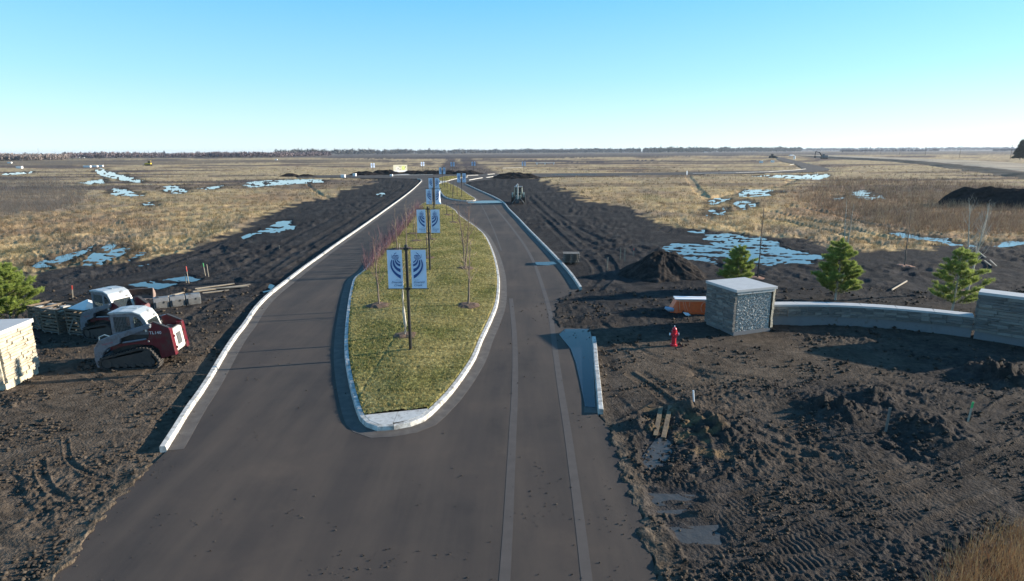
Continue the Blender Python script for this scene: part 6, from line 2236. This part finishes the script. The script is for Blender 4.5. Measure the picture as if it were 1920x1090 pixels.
disc(-1.1, 1.9, 0.85, 0.75, -0.056, M['tarp'], 'plan_shape'); disc(1.25, 2.1, 0.65, 0.75, -0.056, M['sign_green'], 'plan_shape')
disc(1.25, 2.15, 0.22, 0.22, -0.062, M['sign_cream'], 'plan_shape'); disc(-0.9, 1.85, 0.2, 0.2, -0.062, M['sign_dark'], 'plan_shape')
MB().box((-0.05, -0.058, 2.75), (1.1, 0.01, 0.16)).box((-0.1, -0.058, 2.45), (0.7, 0.01, 0.1)).box((-0.1, -0.058, 1.5), (0.6, 0.01, 0.14)).box((2.05, -0.058, 2.45), (0.3, 0.01, 0.5)).build('print_lines', M['sign_dark'], bb)
# pale crossing slab in front of it
sl = flat('paving_slab', GP([(738, 328.4), (742, 326.4), (764, 326.2), (768, 327.6)]), 0.012, M['concrete'])


# machine parts
def crawler(r, L, W, h, w, mat):
    for s in (-1, 1):
        belt = hull_circles([(-L / 2 + h / 2, h / 2, h / 2), (L / 2 - h / 2, h / 2, h / 2)], 12)
        MB().prism(belt, s * W / 2 - w / 2, s * W / 2 + w / 2).build('track', mat, r)


def wheels(r, xs, W, rad, w, axis='y'):
    for x in xs:
        for s in (-1, 1):
            t = MB().tube([(x, s * (W / 2 - w / 2), rad), (x, s * (W / 2 + w / 2), rad)], rad, 20).build('wheel', M['rubber'], r)
            MB().tube([(x, s * (W / 2 + w / 2), rad), (x, s * (W / 2 + w / 2 + 0.02), rad)], rad * .5, 12).build('rim', M['iron'], t)


# backhoe standing on the black soil right of the road, seen from behind
bx_, by_ = G(972, 383)
bh = empty('backhoe_loader', (bx_, by_ + 1.6, 0), R(88)); tag(bh, 'grey green backhoe seen from behind on the black soil right of the road', 'backhoe')
wheels(bh, (0.0,), 1.75, 0.75, 0.42); wheels(bh, (2.1,), 1.6, 0.5, 0.3)
MB().box((1.0, 0, 0.95), (2.8, 0.8, 0.5)).box((2.1, 0, 1.35), (1.0, 0.75, 0.5)).build('body', M['green_grey'], bh, bevel=0.04)
cabm = MB()
for x in (-0.3, 0.9):
    for s in (-1, 1):
        cabm.bar((x, s * 0.62, 1.2), (x * 0.9, s * 0.55, 2.5), 0.09)
cabm.build('cab_posts', M['green_grey'], bh)
MB().box((0.3, 0, 2.55), (1.5, 1.3, 0.12)).build('cab_roof', M['iron'], bh, bevel=0.03)
MB().box((-0.3, 0, 1.85), (0.03, 1.1, 1.2)).build('rear_window', M['glass'], bh)
MB().box((0.2, 0, 1.35), (0.5, 0.5, 0.6)).build('seat', M['rubber'], bh)
for s in (-1, 1):
    MB().prism([(-0.8, 1.0), (0.5, 1.1), (0.5, 1.6), (-0.2, 1.75), (-0.8, 1.4)], s * 0.78, s * 0.98).build('fender', M['green_grey'], bh)
    MB().bar((-0.75, s * 0.35, 0.8), (-0.95, s * 0.95, 0.08), 0.12).bar((-0.95, s * 0.85, 0.05), (-0.95, s * 1.08, 0.05), 0.2, 0.06).build('stabilizer_leg', M['iron'], bh)
MB().bar((-0.9, 0.08, 0.7), (-1.2, 0.08, 3.05), 0.2, 0.26).build('boom', M['light_panel'], bh, bevel=0.02)
MB().bar((-1.25, 0.08, 3.0), (-1.75, 0.08, 0.7), 0.16, 0.2).build('dipper', M['green_grey'], bh, bevel=0.02)
MB().prism([(-2.0, 0.15), (-1.5, 0.1), (-1.45, 0.65), (-1.8, 0.8)], -0.22, 0.38).build('digging_bucket', M['dark_iron'], bh)
MB().box((0.1, 0.3, 2.72), (0.15, 0.15, 0.2)).build('beacon', M['pvc'], bh)
MB().prism([(3.0, 0.1), (3.6, 0.1), (3.5, 0.6), (3.1, 0.75)], -1.0, 1.0).build('front_bucket', M['dark_iron'], bh)

# far excavator
ex_, ey_ = G(1545, 298)
ex = empty('excavator', (ex_, ey_, 0), R(180)); tag(ex, 'long boomed excavator on the far right skyline by the new road', 'excavator')
ex.scale = (1.25, 1.25, 1.25)
crawler(ex, 4.2, 2.6, 0.9, 0.6, M['dark_iron'])
MB().box((-0.3, 0, 1.75), (3.8, 2.5, 1.4)).build('house_body', M['iron'], ex, bevel=0.1)
MB().box((-2.0, 0, 1.9), (0.9, 2.4, 1.1)).build('counterweight', M['white_paint'], ex, bevel=0.15)
MB().box((0.9, 0.7, 2.7), (1.5, 1.0, 1.5)).build('cab', M['iron'], ex, bevel=0.08)
MB().prism([(1.2, 1.9), (1.7, 2.2), (3.6, 4.9), (6.6, 5.3), (6.7, 4.9), (3.9, 4.3), (2.0, 1.7)], -0.25, 0.25).build('boom', M['dark_iron'], ex)
MB().prism([(6.3, 5.6), (6.9, 5.3), (7.1, 2.0), (6.8, 1.9)], -0.18, 0.18).build('dipper', M['dark_iron'], ex)
MB().prism([(6.4, 0.6), (7.3, 0.8), (7.3, 1.9), (6.7, 2.1)], -0.5, 0.5).build('digging_bucket', M['dark_iron'], ex)

# far yellow dozer
dx_, dy_ = G(279, 311)
dz = empty('bulldozer', (dx_, dy_, 0), R(185)); tag(dz, 'yellow bulldozer working in the far left field', 'bulldozer')
crawler(dz, 3.4, 2.2, 0.9, 0.5, M['dark_iron'])
MB().box((0.2, 0, 1.35), (3.6, 1.5, 0.9)).build('body', M['yellow'], dz, bevel=0.06)
MB().box((-0.7, 0, 2.3), (1.5, 1.4, 1.3)).build('cab', M['dark_iron'], dz, bevel=0.05)
MB().box((-0.7, 0, 3.0), (1.8, 1.7, 0.14)).build('cab_roof', M['yellow'], dz)
MB().prism([(2.6, 0.1), (2.9, 0.1), (2.8, 1.3), (2.6, 1.3)], -1.7, 1.7).build('blade', M['iron'], dz)
for s in (-1, 1):
    MB().bar((0, s * 1.3, 0.5), (2.7, s * 1.3, 0.5), 0.14).build('push_arm', M['yellow'], dz)

# far grader-like machine and white pickup, tank by the new road
mx, my = G(1448, 297)
mg = empty('wheel_loader', (mx, my, 0), R(10)); tag(mg, 'dark wheel loader at the far end of the new road', 'wheel loader')
mg.scale = (1.4, 1.4, 1.4)
wheels(mg, (-1.4, 1.4), 2.2, 0.75, 0.5)
MB().box((0, 0, 1.3), (4.2, 1.5, 0.9)).build('body', M['dark_iron'], mg, bevel=0.08)
MB().box((-0.2, 0, 2.4), (1.3, 1.3, 1.4)).build('cab', M['dark_iron'], mg, bevel=0.08)
MB().prism([(2.4, 0.2), (3.4, 0.2), (3.3, 1.1), (2.6, 1.3)], -1.3, 1.3).build('front_bucket', M['iron'], mg)
wx_, wy_ = G(1484, 293.5)
wp = empty('white_pickup', (wx_, wy_, 0), R(20)); tag(wp, 'white pickup parked past the bend of the far new road', 'pickup truck')
wp.scale = (1.3, 1.3, 1.3)
wheels(wp, (-1.7, 1.7), 1.7, 0.38, 0.25)
MB().prism([(-2.7, 0.5), (2.6, 0.5), (2.7, 1.1), (1.5, 1.2), (0.9, 1.8), (-0.7, 1.8), (-1.0, 1.2), (-2.7, 1.15)], -0.9, 0.9).build('body', M['pvc'], wp, bevel=0.05)
MB().prism([(1.25, 1.25), (0.85, 1.7), (-0.6, 1.7), (-0.75, 1.25)], -0.91, 0.91).build('window_band', M['black_metal'], wp)
tx_, ty_ = G(1489.5, 299)
tk = MB().tube([(0, 0, 0), (0, 0, 2.6), (0, 0, 2.9)], [0.8, 0.8, 0.2], 12).tube([(-.7, 0, .3), (-1.3, 0, .3)], 0.15, 6).build('storage_tank', M['light_panel'])
tk.location = (tx_, ty_, 0); tag(tk, 'pale upright tank beside the far new road below the pickup', 'tank')
# markers along the far field
for k, (px, py, w) in enumerate(((1427, 306, 'left white marker box left of the far new road'), (1448.5, 305, 'right white marker box left of the far new road'))):
    culvert(px, py, 2.0, 1.3, w)
# low guard timber far centre right
for k, (px0, px1, py, w) in enumerate(((1004, 1040, 309, 'pale timber beam on legs in the far centre field'), )):
    a, b = G(px0, py), G(px1, py)
    tr = empty('timber_beam', (*a, 0)); tag(tr, w, 'timber beam')
    MB().bar((0, 0, 1.1), (b[0] - a[0], b[1] - a[1], 1.1), 0.5, 0.25).build('beam', M['light_panel'], tr)
    for t in (0.08, 0.5, 0.95):
        MB().box(((b[0] - a[0]) * t, (b[1] - a[1]) * t, 0.5), (0.5, 0.5, 1.2)).build('leg', M['light_panel'], tr)


# ------------------------------------------------------------------ air
hz = MB().box((0, 3000, 14.5), (16000, 12000, 33)).build('haze', None)
hz['kind'] = 'stuff'
hm = bpy.data.materials.new('haze'); hm.use_nodes = True; hm.node_tree.nodes.clear()
ho = hm.node_tree.nodes.new('ShaderNodeOutputMaterial'); pv_ = hm.node_tree.nodes.new('ShaderNodeVolumePrincipled')
pv_.inputs['Color'].default_value = (0.76, 0.86, 1.0, 1); pv_.inputs['Density'].default_value = 0.00006; pv_.inputs['Anisotropy'].default_value = 0.2
hm.node_tree.links.new(pv_.outputs[0], ho.inputs['Volume']); hz.data.materials.append(hm)


# scraps of wood on the dark soil beyond the second pillar
for k, (a, b_, w) in enumerate((((1832, 472), (1848, 486), 'left stick of the wood scraps on dark soil above the second pillar'), ((1846, 491), (1858, 501), 'middle short stick of the wood scraps above the second pillar'), ((1856, 490), (1868, 502), 'right stick of the wood scraps above the second pillar'), ((1672, 546), (1700, 530), 'long stick on the soil between the two right hand pines'))):
    A_, B_ = G(*a), G(*b_)
    s_ = MB().bar((0, 0, 0.08), (B_[0] - A_[0], B_[1] - A_[1], 0.1), 0.06).build('wood_scrap', M['lath'])
    s_.location = (*A_, 0.0)
    tag(s_, w, 'wood scrap')

for k, (a, b_, w) in enumerate((((1239, 768), (1229, 818), 'left of two yellowish boards stuck in the torn soil by the right road edge'), ((1257, 766), (1244, 822), 'right of two yellowish boards stuck in the torn soil by the right road edge'))):
    A_, B_ = G(*a), G(*b_)
    s_ = MB().bar((0, 0, 0.09), (B_[0] - A_[0], B_[1] - A_[1], 0.02), 0.13, 0.03).build('board', M['clay_board'])
    s_.location = (*A_, 0.0)
    tag(s_, w, 'board')
